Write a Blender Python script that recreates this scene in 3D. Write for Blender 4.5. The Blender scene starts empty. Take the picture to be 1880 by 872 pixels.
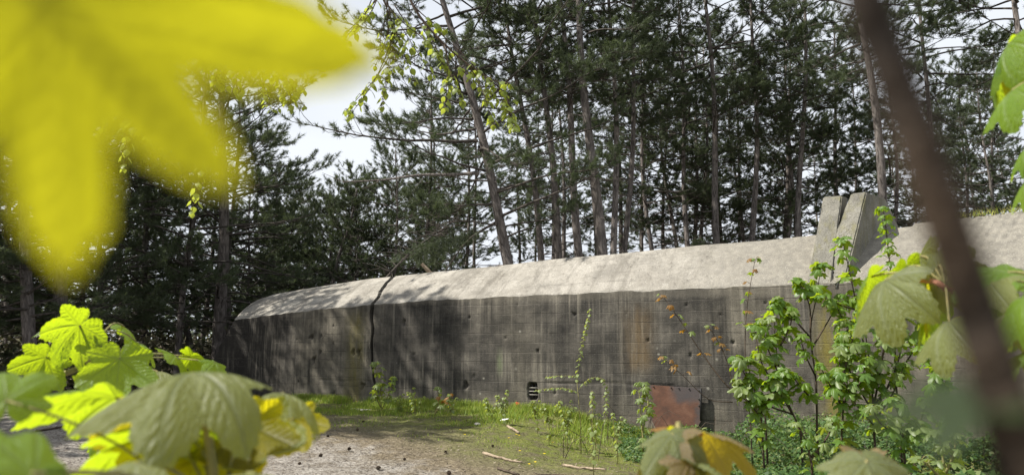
import bpy, math, random
import numpy as np
from mathutils import Vector, Matrix, noise

C = bpy.context.scene.collection
SC = bpy.context.scene
R = math.radians
rnd = random.Random(7)

# ------------------------------------------------------------------ camera
F, CX, CY, HOR, CAMZ = 1300.0, 940.0, 436.0, 625.0, 1.5      # photo pixels
PITCH = math.atan((HOR - CY) / F)
cam_d = bpy.data.cameras.new("camera")
cam = bpy.data.objects.new("camera", cam_d); C.objects.link(cam)
cam.location = (0, 0, CAMZ); cam.rotation_euler = (math.pi / 2 + PITCH, 0, 0)
cam_d.sensor_width = 36.0; cam_d.lens = 36.0 * F / 1880.0
cam_d.clip_start = 0.01; cam_d.clip_end = 3000
cam_d.dof.use_dof = True; cam_d.dof.focus_distance = 11.0; cam_d.dof.aperture_fstop = 7.5
SC.camera = cam

# ------------------------------------------------------------------ sky, sun, exposure
SUN_EL, SUN_AZ = R(51), math.atan2(-1.0, -0.20)               # direction to the sun: left, a little behind us
sdir = Vector((math.cos(SUN_EL) * math.sin(SUN_AZ), math.cos(SUN_EL) * math.cos(SUN_AZ), math.sin(SUN_EL)))
W = bpy.data.worlds.new("World"); SC.world = W; W.use_nodes = True
nt = W.node_tree; nt.nodes.clear()
out = nt.nodes.new("ShaderNodeOutputWorld"); bg = nt.nodes.new("ShaderNodeBackground")
sky = nt.nodes.new("ShaderNodeTexSky"); sky.sky_type = 'NISHITA'; sky.sun_disc = False
sky.sun_elevation = SUN_EL; sky.sun_rotation = SUN_AZ; sky.dust_density = 2.0
tc = nt.nodes.new("ShaderNodeTexCoord"); mp = nt.nodes.new("ShaderNodeMapping"); mp.inputs['Scale'].default_value = (1.2, 1.2, 3.0)
no = nt.nodes.new("ShaderNodeTexNoise"); no.inputs['Scale'].default_value = 1.6; no.inputs['Detail'].default_value = 6
cr = nt.nodes.new("ShaderNodeValToRGB"); cr.color_ramp.elements[0].position = .3; cr.color_ramp.elements[0].color = (.78, .78, .78, 1)
cr.color_ramp.elements[1].position = .62
mx = nt.nodes.new("ShaderNodeMix"); mx.data_type = 'RGBA'; mx.inputs[7].default_value = (10.2, 10.7, 11.5, 1)
nt.links.new(tc.outputs['Generated'], mp.inputs[0]); nt.links.new(mp.outputs[0], no.inputs['Vector'])
nt.links.new(no.outputs['Fac'], cr.inputs[0]); nt.links.new(cr.outputs[0], mx.inputs[0])
nt.links.new(sky.outputs[0], mx.inputs[6]); nt.links.new(mx.outputs[2], bg.inputs[0])
bg.inputs[1].default_value = 0.05
nt.links.new(bg.outputs[0], out.inputs[0])
sl = bpy.data.lights.new("sun", 'SUN'); sl.energy = 5.0; sl.angle = R(.5); sl.color = (1, .95, .86)
so = bpy.data.objects.new("sun", sl); C.objects.link(so)
so.rotation_euler = (-sdir).to_track_quat('-Z', 'Y').to_euler(); so.location = (-20, -5, 30)
SC.view_settings.view_transform = 'Standard'; SC.view_settings.look = 'None'
SC.view_settings.exposure = 0.9; SC.view_settings.gamma = 1.0; SC.view_settings.use_curve_mapping = False
SC.render.engine = 'CYCLES'
cy = SC.cycles
cy.use_denoising = True
try: cy.denoiser = 'OPENIMAGEDENOISE'
except Exception: pass
cy.max_bounces = 7; cy.transparent_max_bounces = 6; cy.transmission_bounces = 5; cy.diffuse_bounces = 4; cy.glossy_bounces = 2
cy.sample_clamp_indirect = 6.0

# ------------------------------------------------------------------ pixel -> place helpers
cp, sp_ = math.cos(PITCH), math.sin(PITCH)
def ray(px, py):
    x = (px - CX) / F; z = (CY - py) / F
    return Vector((x, cp - z * sp_, sp_ + z * cp))
def at(px, py, Y):                      # point at world distance Y
    r = ray(px, py); return Vector((0, 0, CAMZ)) + r * (Y / r.y)
def near(px, py, d):                    # point at optical depth d
    return Vector((0, 0, CAMZ)) + ray(px, py) * d
def ground(px, py, z=0.0):
    r = ray(px, py); return Vector((0, 0, CAMZ)) + r * ((z - CAMZ) / r.z)

A0, A1 = ground(640, 737), ground(1100, 758)
T = (A1 - A0); T.z = 0; T.normalize()
N = Vector((T.y, -T.x, 0))              # off the wall, towards us
def wp(u, z, off=0.0): return A0 + T * u + N * off + Vector((0, 0, z))
def onwall(px, py, off=0.0):
    r = ray(px, py); o = Vector((0, 0, CAMZ)) - A0 - N * off
    k = -o.dot(N) / r.dot(N); p = o + r * k
    return p.dot(T), p.z
def walluv(p):
    q = Vector((p[0], p[1], 0)) - A0
    return q.dot(T), q.dot(N)

# ------------------------------------------------------------------ material helpers
class Mat:
    def __init__(s, name, rough=.8, spec=.3):
        s.m = bpy.data.materials.new(name); s.m.use_nodes = True; s.t = s.m.node_tree; s.n = s.t.nodes
        s.b = s.n['Principled BSDF']; s.o = s.n['Material Output']
        s.b.inputs['Roughness'].default_value = rough; s.b.inputs['Specular IOR Level'].default_value = spec
        s._tc = None
    def lk(s, a, b): s.t.links.new(a, b)
    def node(s, t, **kw):
        n = s.n.new(t)
        for k, v in kw.items(): setattr(n, k, v)
        return n
    def coord(s, kind='Object'):
        if s._tc is None: s._tc = s.node("ShaderNodeTexCoord")
        return s._tc.outputs[kind]
    def mapped(s, src, scale, loc=(0, 0, 0)):
        m = s.node("ShaderNodeMapping"); m.inputs['Scale'].default_value = scale; m.inputs['Location'].default_value = loc
        s.lk(src, m.inputs[0]); return m.outputs[0]
    def noise(s, vec, scale, detail=4, rough=.55, dist=0):
        n = s.node("ShaderNodeTexNoise"); n.inputs['Scale'].default_value = scale; n.inputs['Detail'].default_value = detail
        n.inputs['Roughness'].default_value = rough; n.inputs['Distortion'].default_value = dist
        s.lk(vec, n.inputs['Vector']); return n.outputs['Fac']
    def vor(s, vec, scale, feat='F1'):
        n = s.node("ShaderNodeTexVoronoi", feature=feat); n.inputs['Scale'].default_value = scale; s.lk(vec, n.inputs['Vector']); return n.outputs['Distance']
    def ramp(s, fac, stops):
        n = s.node("ShaderNodeValToRGB"); e = n.color_ramp.elements
        while len(e) < len(stops): e.new(.5)
        for el, (p, c) in zip(e, stops):
            el.position = p; el.color = (c, c, c, 1) if not isinstance(c, tuple) else (*c, 1)
        s.lk(fac, n.inputs[0]); return n.outputs[0]
    def val(s, v, sock):
        if isinstance(v, (int, float)): sock.default_value = v
        elif isinstance(v, tuple): sock.default_value = (*v, 1) if len(v) == 3 else v
        else: s.lk(v, sock)
    def mix(s, fac, a, b, mode='MIX'):
        n = s.node("ShaderNodeMix", data_type='RGBA', blend_type=mode)
        s.val(fac, n.inputs[0]); s.val(a, n.inputs[6]); s.val(b, n.inputs[7]); return n.outputs[2]
    def math(s, op, a, b=0.0, clamp=False):
        n = s.node("ShaderNodeMath", operation=op, use_clamp=clamp); s.val(a, n.inputs[0]); s.val(b, n.inputs[1]); return n.outputs[0]
    def step(s, x, a, b):
        n = s.node("ShaderNodeMapRange", interpolation_type='SMOOTHSTEP'); s.lk(x, n.inputs[0])
        n.inputs[1].default_value = a; n.inputs[2].default_value = b; return n.outputs[0]
    def attr(s, name, outp='Fac'):
        n = s.node("ShaderNodeAttribute", attribute_name=name); return n.outputs[outp]
    def sep(s, v):
        n = s.node("ShaderNodeSeparateXYZ"); s.lk(v, n.inputs[0]); return n.outputs
    def rand(s): return s.node("ShaderNodeObjectInfo").outputs['Random']
    def bump(s, h, strength=.5, dist=.02):
        n = s.node("ShaderNodeBump"); n.inputs['Strength'].default_value = strength; n.inputs['Distance'].default_value = dist
        s.lk(h, n.inputs['Height']); s.lk(n.outputs[0], s.b.inputs['Normal']); return n.outputs[0]
    def col(s, c): s.val(c, s.b.inputs['Base Color']); return s

M = {}
# ---- concrete of the wall: uv = metres along the wall / above its foot
def concrete(name, roof=False):
    m = Mat(name, .92, .2)
    uv = m.coord('UV'); x, z, _ = m.sep(uv)
    ob = m.coord('Object')
    grain = m.noise(ob, 55, 4, .6); med = m.noise(ob, 7, 5, .6); big = m.noise(ob, 1.1, 4, .55)
    agg = m.vor(ob, 48)
    if roof:
        c = m.ramp(big, [(.3, (.215, .20, .174)), (.5, (.285, .268, .236)), (.72, (.365, .345, .308))])
        sm = m.noise(m.mapped(uv, (1.3, 1.0, 1)), 1.0, 6, .65)
        c = m.mix(m.ramp(sm, [(.5, 0.0), (.66, .6)]), c, (.13, .122, .108))
        pt = m.noise(ob, 4.2, 7, .75); c = m.mix(m.ramp(pt, [(.50, 0.0), (.62, .5)]), c, (.15, .14, .12)); c = m.mix(m.ramp(pt, [(.34, .5), (.42, 0.0)]), c, (.45, .43, .385))
        rl = m.math('ABSOLUTE', m.math('SUBTRACT', m.math('FRACT', m.math('MULTIPLY', m.math('ADD', z, m.math('MULTIPLY', m.noise(m.mapped(uv, (.7, .3, 1)), 1, 4), .35)), 3.1)), .5))
        c = m.mix(m.math('MULTIPLY', m.math('SUBTRACT', 1.0, m.step(rl, .01, .04)), m.ramp(m.noise(m.mapped(uv, (.8, 2, 1)), 1, 4), [(.5, 0.0), (.6, .7)])), c, (.10, .095, .085))
        c = m.mix(m.math('MULTIPLY', m.ramp(m.noise(m.mapped(uv, (3.5, .45, 1)), 1.0, 6, .7), [(.52, 0.0), (.64, .55)]), 1.0), c, (.115, .105, .088))
        c = m.mix(m.step(x, uR[0], uR[1]), c, m.mix(m.ramp(med, [(.35, 0.0), (.65, 1.0)]), (.16, .15, .13), (.235, .22, .185)))
        c = m.mix(m.ramp(grain, [(.35, .55), (.5, 0.0)]), c, (.13, .12, .10))
        c = m.mix(m.ramp(m.vor(ob, 30), [(.1, .7), (.22, 0.0)]), c, (.5, .48, .43))
        c = m.mix(m.ramp(agg, [(.1, .35), (.22, 0.0)]), c, (.14, .13, .12))
        m.bump(m.math('ADD', m.math('ADD', grain, m.math('MULTIPLY', med, 1.6)), m.math('MULTIPLY', m.noise(ob, 2.5, 4), 3.0)), .9, .02)
    else:
        streak = m.noise(m.mapped(uv, (3.4, .30, 1)), 1.0, 7, .74)
        fine = m.noise(m.mapped(uv, (13, .55, 1)), 1.0, 5, .65)
        patch = m.noise(m.mapped(uv, (1.0, 1.3, 1), (5, 5, 0)), 1.3, 6, .66)
        bands = m.noise(m.mapped(uv, (.55, .12, 1), (3.1, 0, 0)), 1.0, 3, .5)
        tone = m.math('ADD', m.math('ADD', m.math('MULTIPLY', streak, .34), m.math('MULTIPLY', fine, .12)), m.math('MULTIPLY', patch, .54))
        dark = m.ramp(tone, [(.38, (.024, .0235, .0235)), (.47, (.05, .0485, .046)), (.55, (.088, .084, .078)), (.66, (.18, .172, .155))])
        pale = m.ramp(tone, [(.36, (.05, .047, .042)), (.46, (.105, .099, .085)), (.56, (.175, .164, .138)), (.68, (.28, .265, .22))])
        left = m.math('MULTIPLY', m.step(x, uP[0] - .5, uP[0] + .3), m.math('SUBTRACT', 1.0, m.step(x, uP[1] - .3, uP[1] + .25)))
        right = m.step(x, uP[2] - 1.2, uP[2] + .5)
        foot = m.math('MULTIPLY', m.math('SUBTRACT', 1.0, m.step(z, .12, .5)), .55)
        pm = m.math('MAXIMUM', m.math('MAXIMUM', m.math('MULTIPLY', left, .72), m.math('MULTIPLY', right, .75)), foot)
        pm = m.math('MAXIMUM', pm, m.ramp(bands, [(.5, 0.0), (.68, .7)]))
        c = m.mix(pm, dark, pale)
        c = m.mix(m.math('MULTIPLY', m.math('SUBTRACT', 1.0, m.step(m.math('ADD', x, m.math('MULTIPLY', m.math('SUBTRACT', streak, .5), 1.6)), uP[0] - .7, uP[0] - .2)), .75), c, (.022, .021, .021))  # left end darkened: mostly tree shade painted into the colour, over dark stain
        # pale lime runs under the top edge
        run = m.math('MULTIPLY', m.ramp(m.noise(m.mapped(uv, (9, .10, 1), (7, 0, 0)), 1.0, 4, .6), [(.58, 0.0), (.72, .6)]), m.step(z, .9, 2.2))
        c = m.mix(run, c, (.27, .257, .225))
        drip = m.math('MULTIPLY', m.ramp(m.noise(m.mapped(uv, (11, .5, 1), (2, 9, 0)), 1.0, 5, .65), [(.52, 0.0), (.66, .75)]), m.ramp(m.noise(m.mapped(uv, (.9, .8, 1), (8, 1, 0)), 1.0, 3, .5), [(.46, 0.0), (.6, 1.0)]))
        c = m.mix(drip, c, (.20, .19, .168))
        ddrip = m.math('MULTIPLY', m.ramp(m.noise(m.mapped(uv, (8, .25, 1), (6, 3, 0)), 1.0, 5, .65), [(.5, 0.0), (.64, .8)]), m.ramp(m.noise(m.mapped(uv, (.7, .5, 1), (1, 6, 0)), 1.0, 3, .5), [(.45, 0.0), (.6, 1.0)]))
        c = m.mix(ddrip, c, (.02, .0195, .019))
        top_ = m.math('MULTIPLY', m.step(m.math('ADD', z, m.math('MULTIPLY', m.noise(m.mapped(uv, (5, 5, 1)), 1.0, 5, .7), .22)), 2.44, 2.52), .15)
        c = m.mix(top_, c, (.26, .245, .21))
        # algae: yellow-green stains of their own place
        def spot(u0, w, z0, z1, col, amt, c):
            a = m.math('MULTIPLY', m.math('MULTIPLY', m.step(x, u0 - w, u0), m.math('SUBTRACT', 1.0, m.step(x, u0, u0 + w))),
                       m.math('MULTIPLY', m.step(z, z0, z0 + .4), m.math('SUBTRACT', 1.0, m.step(z, z1 - .5, z1))))
            a = m.math('MULTIPLY', a, m.ramp(m.noise(m.mapped(uv, (6, 1.2, 1)), 1.0, 4, .6), [(.3, .1), (.62, amt)]))
            return m.mix(a, c, col)
        c = spot(onwall(652, 650)[0], .45, -.3, 2.4, (.155, .14, .05), .8, c)
        c = spot(onwall(1520, 620)[0], .35, -.3, 2.5, (.17, .15, .04), .95, c)
        c = spot(onwall(1172, 620)[0], .5, .7, 2.4, (.14, .10, .055), .7, c)
        c = spot(onwall(918, 672)[0], .12, .6, 1.45, (.13, .18, .09), .6, c)
        # dark streaks below the top edge, lighter lines at the board joints
        wob = m.math('MULTIPLY', m.noise(m.mapped(uv, (.9, .0, 1)), 1.0, 2, .5), .10); zz = m.math('DIVIDE', m.math('ADD', m.math('ADD', z, 5.0), wob), .213)
        dj = m.math('ABSOLUTE', m.math('SUBTRACT', m.math('FRACT', zz), .5)); fr = m.math('SUBTRACT', 1.0, m.step(dj, .012, .045)); gate = m.ramp(m.noise(m.mapped(uv, (1.1, 4.7, 1)), 1.0, 4, .6), [(.48, 0.0), (.62, 1.0)])
        c = m.mix(m.math('MULTIPLY', m.math('MULTIPLY', fr, gate), .32), c, (.22, .21, .19))
        gate2 = m.ramp(m.noise(m.mapped(uv, (1.0, 9, 1), (4, 2, 0)), 1.0, 3, .6), [(.5, 0.0), (.6, 1.0)])
        c = m.mix(m.math('MULTIPLY', m.math('MULTIPLY', fr, gate2), .65), c, (.018, .017, .016))
        # lichen and spalls
        li = m.vor(m.mapped(uv, (1, 1, 1)), 3.1); lg = m.noise(uv, 1.4, 3, .6)
        c = m.mix(m.math('MULTIPLY', m.ramp(li, [(.05, .75), (.12, 0.0)]), m.ramp(lg, [(.5, 0.0), (.6, 1.0)])), c, (.27, .27, .25))
        c = m.mix(m.ramp(grain, [(.34, .5), (.48, 0.0)]), c, (.02, .02, .019)); c = m.mix(1.0, c, (.97, .93, .86), 'MULTIPLY')
        c = m.mix(m.ramp(m.vor(ob, 26), [(.08, .5), (.2, 0.0)]), c, (.2, .19, .17))
        m.bump(m.math('ADD', m.math('ADD', grain, m.math('MULTIPLY', med, 1.2)), m.math('MULTIPLY', fr, -.8)), .55, .012)
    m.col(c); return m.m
uR = (onwall(1120, 500, -.7)[0], onwall(1480, 480, -.7)[0])
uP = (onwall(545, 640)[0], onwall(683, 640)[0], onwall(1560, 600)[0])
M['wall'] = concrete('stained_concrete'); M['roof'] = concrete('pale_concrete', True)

m = Mat('buttress_concrete', .95, .15); ob = m.coord()
c = m.ramp(m.noise(ob, 2.2, 5, .6), [(.3, (.13, .125, .11)), (.55, (.20, .192, .165)), (.75, (.28, .27, .24))])
c = m.mix(m.ramp(m.noise(m.mapped(ob, (5, 5, .6)), 1.5, 4, .6), [(.5, 0.0), (.7, .7)]), c, (.16, .15, .07))
c = m.mix(m.ramp(m.vor(ob, 34), [(.1, .5), (.24, 0.0)]), c, (.36, .345, .31))
c = m.mix(m.ramp(m.noise(ob, 45, 3), [(.36, .6), (.5, 0.0)]), c, (.08, .075, .06))
m.bump(m.math('ADD', m.noise(ob, 40, 4), m.math('MULTIPLY', m.vor(ob, 34), -1.0)), .6, .012); M['butt'] = m.col(c).m

m = Mat('lime_crust', .9, .2); ob = m.coord()
m.bump(m.noise(ob, 14, 5, .7), 1, .05); M['lime'] = m.col(m.ramp(m.noise(ob, 9, 5), [(.35, (.25, .24, .22)), (.6, (.62, .60, .57))])).m

m = Mat('rusty_steel', .75, .35); ob = m.coord('UV'); x, y, _ = m.sep(ob)
rust = m.ramp(m.noise(ob, 3.2, 7, .68, .4), [(.3, (.055, .03, .022)), (.5, (.105, .048, .030)), (.66, (.15, .077, .05)), (.8, (.15, .10, .08))])
gx = m.math('ADD', m.math('ABSOLUTE', m.math('SUBTRACT', x, .48)), m.math('MULTIPLY', m.math('SUBTRACT', m.noise(ob, 4, 4), .5), .35))
dk = m.step(gx, .36, .50)
dk2 = m.math('MULTIPLY', m.step(m.math('ADD', x, m.math('MULTIPLY', m.noise(ob, 5, 4), .3)), .5, .72), m.step(m.math('ADD', y, m.math('MULTIPLY', m.noise(ob, 6, 4), .25)), .70, .9))
c = m.mix(m.math('MULTIPLY', m.math('MAXIMUM', dk, dk2), .85), rust, (.055, .052, .055))
c = m.mix(m.ramp(m.noise(m.mapped(ob, (3, 14, 1)), 1, 4), [(.66, 0.0), (.74, .5)]), c, (.3, .27, .25))
m.bump(m.noise(ob, 30, 5), .35, .01); M['rust'] = m.col(c).m
m = Mat('dark_iron', .6, .4); M['iron'] = m.col((.03, .028, .027)).m

# ---- ground
m = Mat('sandy_ground', .97, .1); ps = m.node("ShaderNodeNewGeometry").outputs['Position']
wd = m.node("ShaderNodeVectorMath", operation='DOT_PRODUCT'); sb = m.node("ShaderNodeVectorMath", operation='SUBTRACT')
m.lk(ps, sb.inputs[0]); sb.inputs[1].default_value = A0; m.lk(sb.outputs[0], wd.inputs[0]); wd.inputs[1].default_value = N
off = wd.outputs['Value']
wt = m.node("ShaderNodeVectorMath", operation='DOT_PRODUCT'); m.lk(sb.outputs[0], wt.inputs[0]); wt.inputs[1].default_value = T
alo = wt.outputs['Value']
b1 = m.noise(ps, .55, 5, .6); b2 = m.noise(ps, 3.2, 6, .68); b3 = m.noise(ps, 22, 5, .7); b4 = m.noise(ps, 70, 3, .6)
sand = m.ramp(b2, [(.3, (.17, .152, .128)), (.5, (.285, .262, .23)), (.7, (.39, .365, .325))])
sand = m.mix(m.ramp(b3, [(.38, .85), (.52, 0.0)]), sand, (.085, .07, .058))
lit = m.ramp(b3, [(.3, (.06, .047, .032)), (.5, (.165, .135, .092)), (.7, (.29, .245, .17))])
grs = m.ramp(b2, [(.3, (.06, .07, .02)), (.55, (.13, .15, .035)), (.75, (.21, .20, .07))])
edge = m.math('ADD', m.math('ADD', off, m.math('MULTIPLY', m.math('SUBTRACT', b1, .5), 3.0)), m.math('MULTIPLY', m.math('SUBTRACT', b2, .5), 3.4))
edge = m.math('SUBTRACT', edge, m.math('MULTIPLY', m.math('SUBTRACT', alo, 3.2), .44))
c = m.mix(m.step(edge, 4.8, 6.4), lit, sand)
gm = m.math('MULTIPLY', m.math('SUBTRACT', 1.0, m.step(edge, 2.2, 5.0)), m.ramp(b2, [(.35, .35), (.55, 1.0)]))
c = m.mix(m.math('MULTIPLY', gm, m.step(off, -1.5, -.5)), c, grs)
c = m.mix(m.math('SUBTRACT', 1.0, m.step(off, -3.0, -1.0)), c, m.mix(m.ramp(b1, [(.4, 0.0), (.6, .6)]), (.085, .062, .04), (.16, .13, .09)))
c = m.mix(m.ramp(b4, [(.34, .6), (.46, 0.0)]), c, (.03, .025, .02))
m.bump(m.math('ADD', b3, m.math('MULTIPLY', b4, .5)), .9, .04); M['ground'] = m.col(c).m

# ---- bark, needles, leaves
m = Mat('pine_bark', .95, .15); ob = m.coord()
f = m.noise(m.mapped(ob, (9, 9, 2.2)), 1.6, 6, .68, .6)
c = m.ramp(f, [(.32, (.035, .03, .027)), (.5, (.15, .132, .122)), (.68, (.29, .26, .24))])
c = m.mix(m.math('MULTIPLY', m.rand(), .35), c, (.055, .05, .045))
m.bump(f, 1.0, .06); M['bark'] = m.col(c).m
m = Mat('bough_bark', .95, .15); M['bough'] = m.col(m.ramp(m.noise(m.coord(), 12, 4), [(.3, (.03, .026, .023)), (.7, (.10, .088, .078))])).m

def leafmat(name, top, trans, fac, rough=.5, spec=.35, var=.25, vein=None, sheen=.0, bumpy=False):
    m = Mat(name, rough, spec)
    r = m.rand(); ob = m.coord()
    v = m.noise(ob, 5 if bumpy else 3, 4, .6)
    t = m.mix(m.math('MULTIPLY', r, var), top, tuple(min(1, q * .45 + a * .25) for q, a in zip(top, trans)))
    t = m.mix(m.ramp(v, [(.35, .25), (.65, 0.0)]), t, tuple(q * .6 for q in top))
    tr = m.mix(m.math('MULTIPLY', r, var), trans, tuple(q * .62 for q in trans))
    if vein:
        a = m.attr('vein'); t = m.mix(m.math('MULTIPLY', a, .6), t, vein); tr = m.mix(m.math('MULTIPLY', a, .55), tr, tuple(q * .45 for q in trans))
        blot = m.noise(ob, 14, 5, .65)
        tr = m.mix(m.ramp(blot, [(.36, .35), (.58, 0.0)]), tr, tuple(q * .7 for q in trans))
        br = m.ramp(m.noise(ob, 3.3, 5, .7), [(.66, 0.0), (.75, .45)])
        t = m.mix(br, t, (.16, .10, .05))
    m.col(t)
    tn = m.node("ShaderNodeBsdfTranslucent"); m.lk(tr, tn.inputs[0])
    ms = m.node("ShaderNodeMixShader"); ms.inputs[0].default_value = fac
    m.lk(m.b.outputs[0], ms.inputs[1]); m.lk(tn.outputs[0], ms.inputs[2]); m.lk(ms.outputs[0], m.o.inputs[0])
    if vein:
        h = m.math('ADD', m.math('MULTIPLY', m.attr('vein'), -1.0), m.math('MULTIPLY', m.noise(ob, 40, 4), .3))
        nn = m.bump(h, .35, .03); m.lk(nn, tn.inputs['Normal'])
    return m.m
M['needle'] = leafmat('pine_needles', (.066, .088, .05), (.11, .145, .05), .36, .5, .35, .5)
M['needle2'] = leafmat('pine_needles_pale', (.075, .095, .06), (.10, .13, .05), .35, .5, .3, .5)
M['syc'] = leafmat('sycamore_leaf', (.068, .145, .030), (.52, .68, .012), .55, .48, .35, .35, (.14, .20, .07))
M['sycgrey'] = leafmat('sycamore_leaf_sky_sheen', (.125, .155, .082), (.54, .54, .010), .5, .5, .35, .3, (.15, .175, .105))  # grey top colour stands in for the sky's sheen on the leaf
M['sycyel'] = leafmat('sycamore_leaf_yellow', (.20, .21, .04), (.50, .475, .012), .85, .45, .4, .1, (.26, .24, .1))
M['sycglow'] = leafmat('sycamore_leaf_glowing', (.16, .17, .04), (.80, .70, .012), .7, .45, .4, .2, (.2, .19, .08))
M['sycbronze'] = leafmat('sycamore_leaf_bronze', (.14, .12, .075), (.58, .43, .010), .5, .5, .4, .4, (.3, .2, .13))
M['sycred'] = leafmat('young_red_leaf', (.20, .13, .05), (.62, .30, .02), .5, .5, .4, .6)
M['sap'] = leafmat('sapling_leaf', (.085, .165, .035), (.46, .62, .02), .5, .42, .5, .6)
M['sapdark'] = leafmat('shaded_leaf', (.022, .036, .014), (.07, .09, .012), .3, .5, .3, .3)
M['sappale'] = leafmat('sapling_leaf_pale', (.135, .185, .075), (.48, .58, .04), .45, .45, .45, .5)
M['birch'] = leafmat('birch_leaf', (.14, .19, .05), (.48, .55, .06), .5, .45, .4, .5)
M['rose'] = leafmat('briar_leaf', (.17, .22, .09), (.5, .58, .08), .4, .5, .4, .5)

def bladeMat(name, stops, trans, fac):
    m = Mat(name, .55, .3); a = m.attr('tint'); c = m.ramp(a, stops); m.col(c)
    tn = m.node("ShaderNodeBsdfTranslucent"); m.lk(m.mix(.6, c, trans), tn.inputs[0])
    ms = m.node("ShaderNodeMixShader"); ms.inputs[0].default_value = fac
    m.lk(m.b.outputs[0], ms.inputs[1]); m.lk(tn.outputs[0], ms.inputs[2]); m.lk(ms.outputs[0], m.o.inputs[0]); return m.m
M['grass'] = bladeMat('grass_blades', [(0, (.09, .15, .02)), (.45, (.19, .28, .035)), (.75, (.30, .31, .06)), (1, (.34, .28, .13))], (.4, .5, .06), .4)
M['ivy'] = bladeMat('ivy_leaf', [(0, (.018, .045, .014)), (.4, (.042, .09, .022)), (.75, (.085, .14, .04)), (1, (.16, .19, .07))], (.25, .38, .04), .3)
M['brush'] = bladeMat('brush_leaf', [(0, (.03, .03, .02)), (.5, (.085, .085, .045)), (.8, (.16, .13, .085)), (1, (.30, .25, .20))], (.12, .12, .05), .2)
M['litter'] = bladeMat('needle_litter', [(0, (.03, .022, .016)), (.5, (.10, .075, .05)), (1, (.26, .22, .17))], (.1, .07, .04), .0)
def flat(name, a, b, sc=8, rough=.85):
    m = Mat(name, rough, .25); ob = m.coord(); n_ = m.noise(ob, sc, 5, .65); m.bump(n_, .6, .02)
    return m.col(m.ramp(n_, [(.32, a), (.68, b)])).m
M['stem_brown'] = flat('brown_stem', (.014, .010, .007), (.05, .033, .020), 60)
M['stem_dark'] = flat('dark_stem', (.035, .025, .018), (.09, .065, .045), 20)
M['stem_green'] = flat('green_stem', (.13, .14, .05), (.26, .22, .09), 30)
M['stem_red'] = flat('red_petiole', (.22, .08, .05), (.42, .22, .14), 30)
M['stick_pale'] = flat('bleached_wood', (.12, .09, .06), (.36, .29, .21), 14)
M['stick_dark'] = flat('rotting_wood', (.03, .022, .016), (.10, .075, .055), 14)
M['cone'] = flat('pine_cone_scale', (.025, .018, .013), (.10, .07, .045), 40)
M['stone'] = flat('pale_stone', (.40, .36, .31), (.62, .58, .52), 10)
M['yellow'] = flat('dandelion_petal', (.72, .48, .01), (.9, .68, .02), 40, .6)
M['paper'] = flat('white_scrap', (.6, .6, .6), (.85, .85, .85), 10)
M['redscrap'] = flat('red_scrap', (.5, .04, .03), (.7, .08, .05), 10)

# ------------------------------------------------------------------ object helpers
def tag(o, label=None, cat=None, group=None, kind=None):
    if label: o['label'] = label
    if cat: o['category'] = cat
    if group: o['group'] = group
    if kind: o['kind'] = kind
    return o
def link(name, me, parent=None, loc=None):
    o = bpy.data.objects.new(name, me); C.objects.link(o)
    if parent is not None: o.parent = parent
    if loc is not None: o.location = loc
    return o
def thing(name, label, cat, loc, group=None):
    o = link(name, None); o.location = loc; o.empty_display_size = .2
    return tag(o, label, cat, group)
class MB:
    def __init__(s): s.v = []; s.f = []; s.mi = []; s.uv = []
    def quad(s, *p, mi=0):
        b = len(s.v); s.v += [tuple(q) for q in p]; s.f.append(tuple(range(b, b + len(p)))); s.mi.append(mi)
    def tube(s, pts, rads, n=6, mi=0, cap=True):
        pts = [Vector(p) for p in pts]; b = len(s.v); L = len(pts)
        ref = Vector((0, 0, 1)) if abs((pts[-1] - pts[0]).normalized().z) < .8 else Vector((1, 0, 0))
        for i, p in enumerate(pts):
            d = (pts[min(i + 1, L - 1)] - pts[max(i - 1, 0)])
            d = d.normalized() if d.length > 1e-9 else Vector((0, 0, 1))
            a = d.cross(ref).normalized(); c = d.cross(a)
            for k in range(n):
                th = 2 * math.pi * k / n
                s.v.append(tuple(p + (a * math.cos(th) + c * math.sin(th)) * rads[i]))
        for i in range(L - 1):
            for k in range(n):
                k2 = (k + 1) % n
                s.f.append((b + i * n + k, b + i * n + k2, b + (i + 1) * n + k2, b + (i + 1) * n + k)); s.mi.append(mi)
        if cap:
            s.f.append(tuple(b + k for k in range(n))[::-1]); s.f.append(tuple(b + (L - 1) * n + k for k in range(n))); s.mi += [mi, mi]
    def build(s, name, mats, parent=None, loc=None, smooth=True, local=True):
        me = bpy.data.meshes.new(name)
        v = s.v
        if parent is not None and local:
            o_ = parent.location; v = [(p[0] - o_.x, p[1] - o_.y, p[2] - o_.z) for p in v]
        me.from_pydata(v, [], s.f)
        for m_ in (mats if isinstance(mats, list) else [mats]): me.materials.append(m_)
        me.polygons.foreach_set('material_index', s.mi)
        if smooth: me.polygons.foreach_set('use_smooth', [True] * len(s.f))
        me.update(); return link(name, me, parent, loc)
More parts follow.
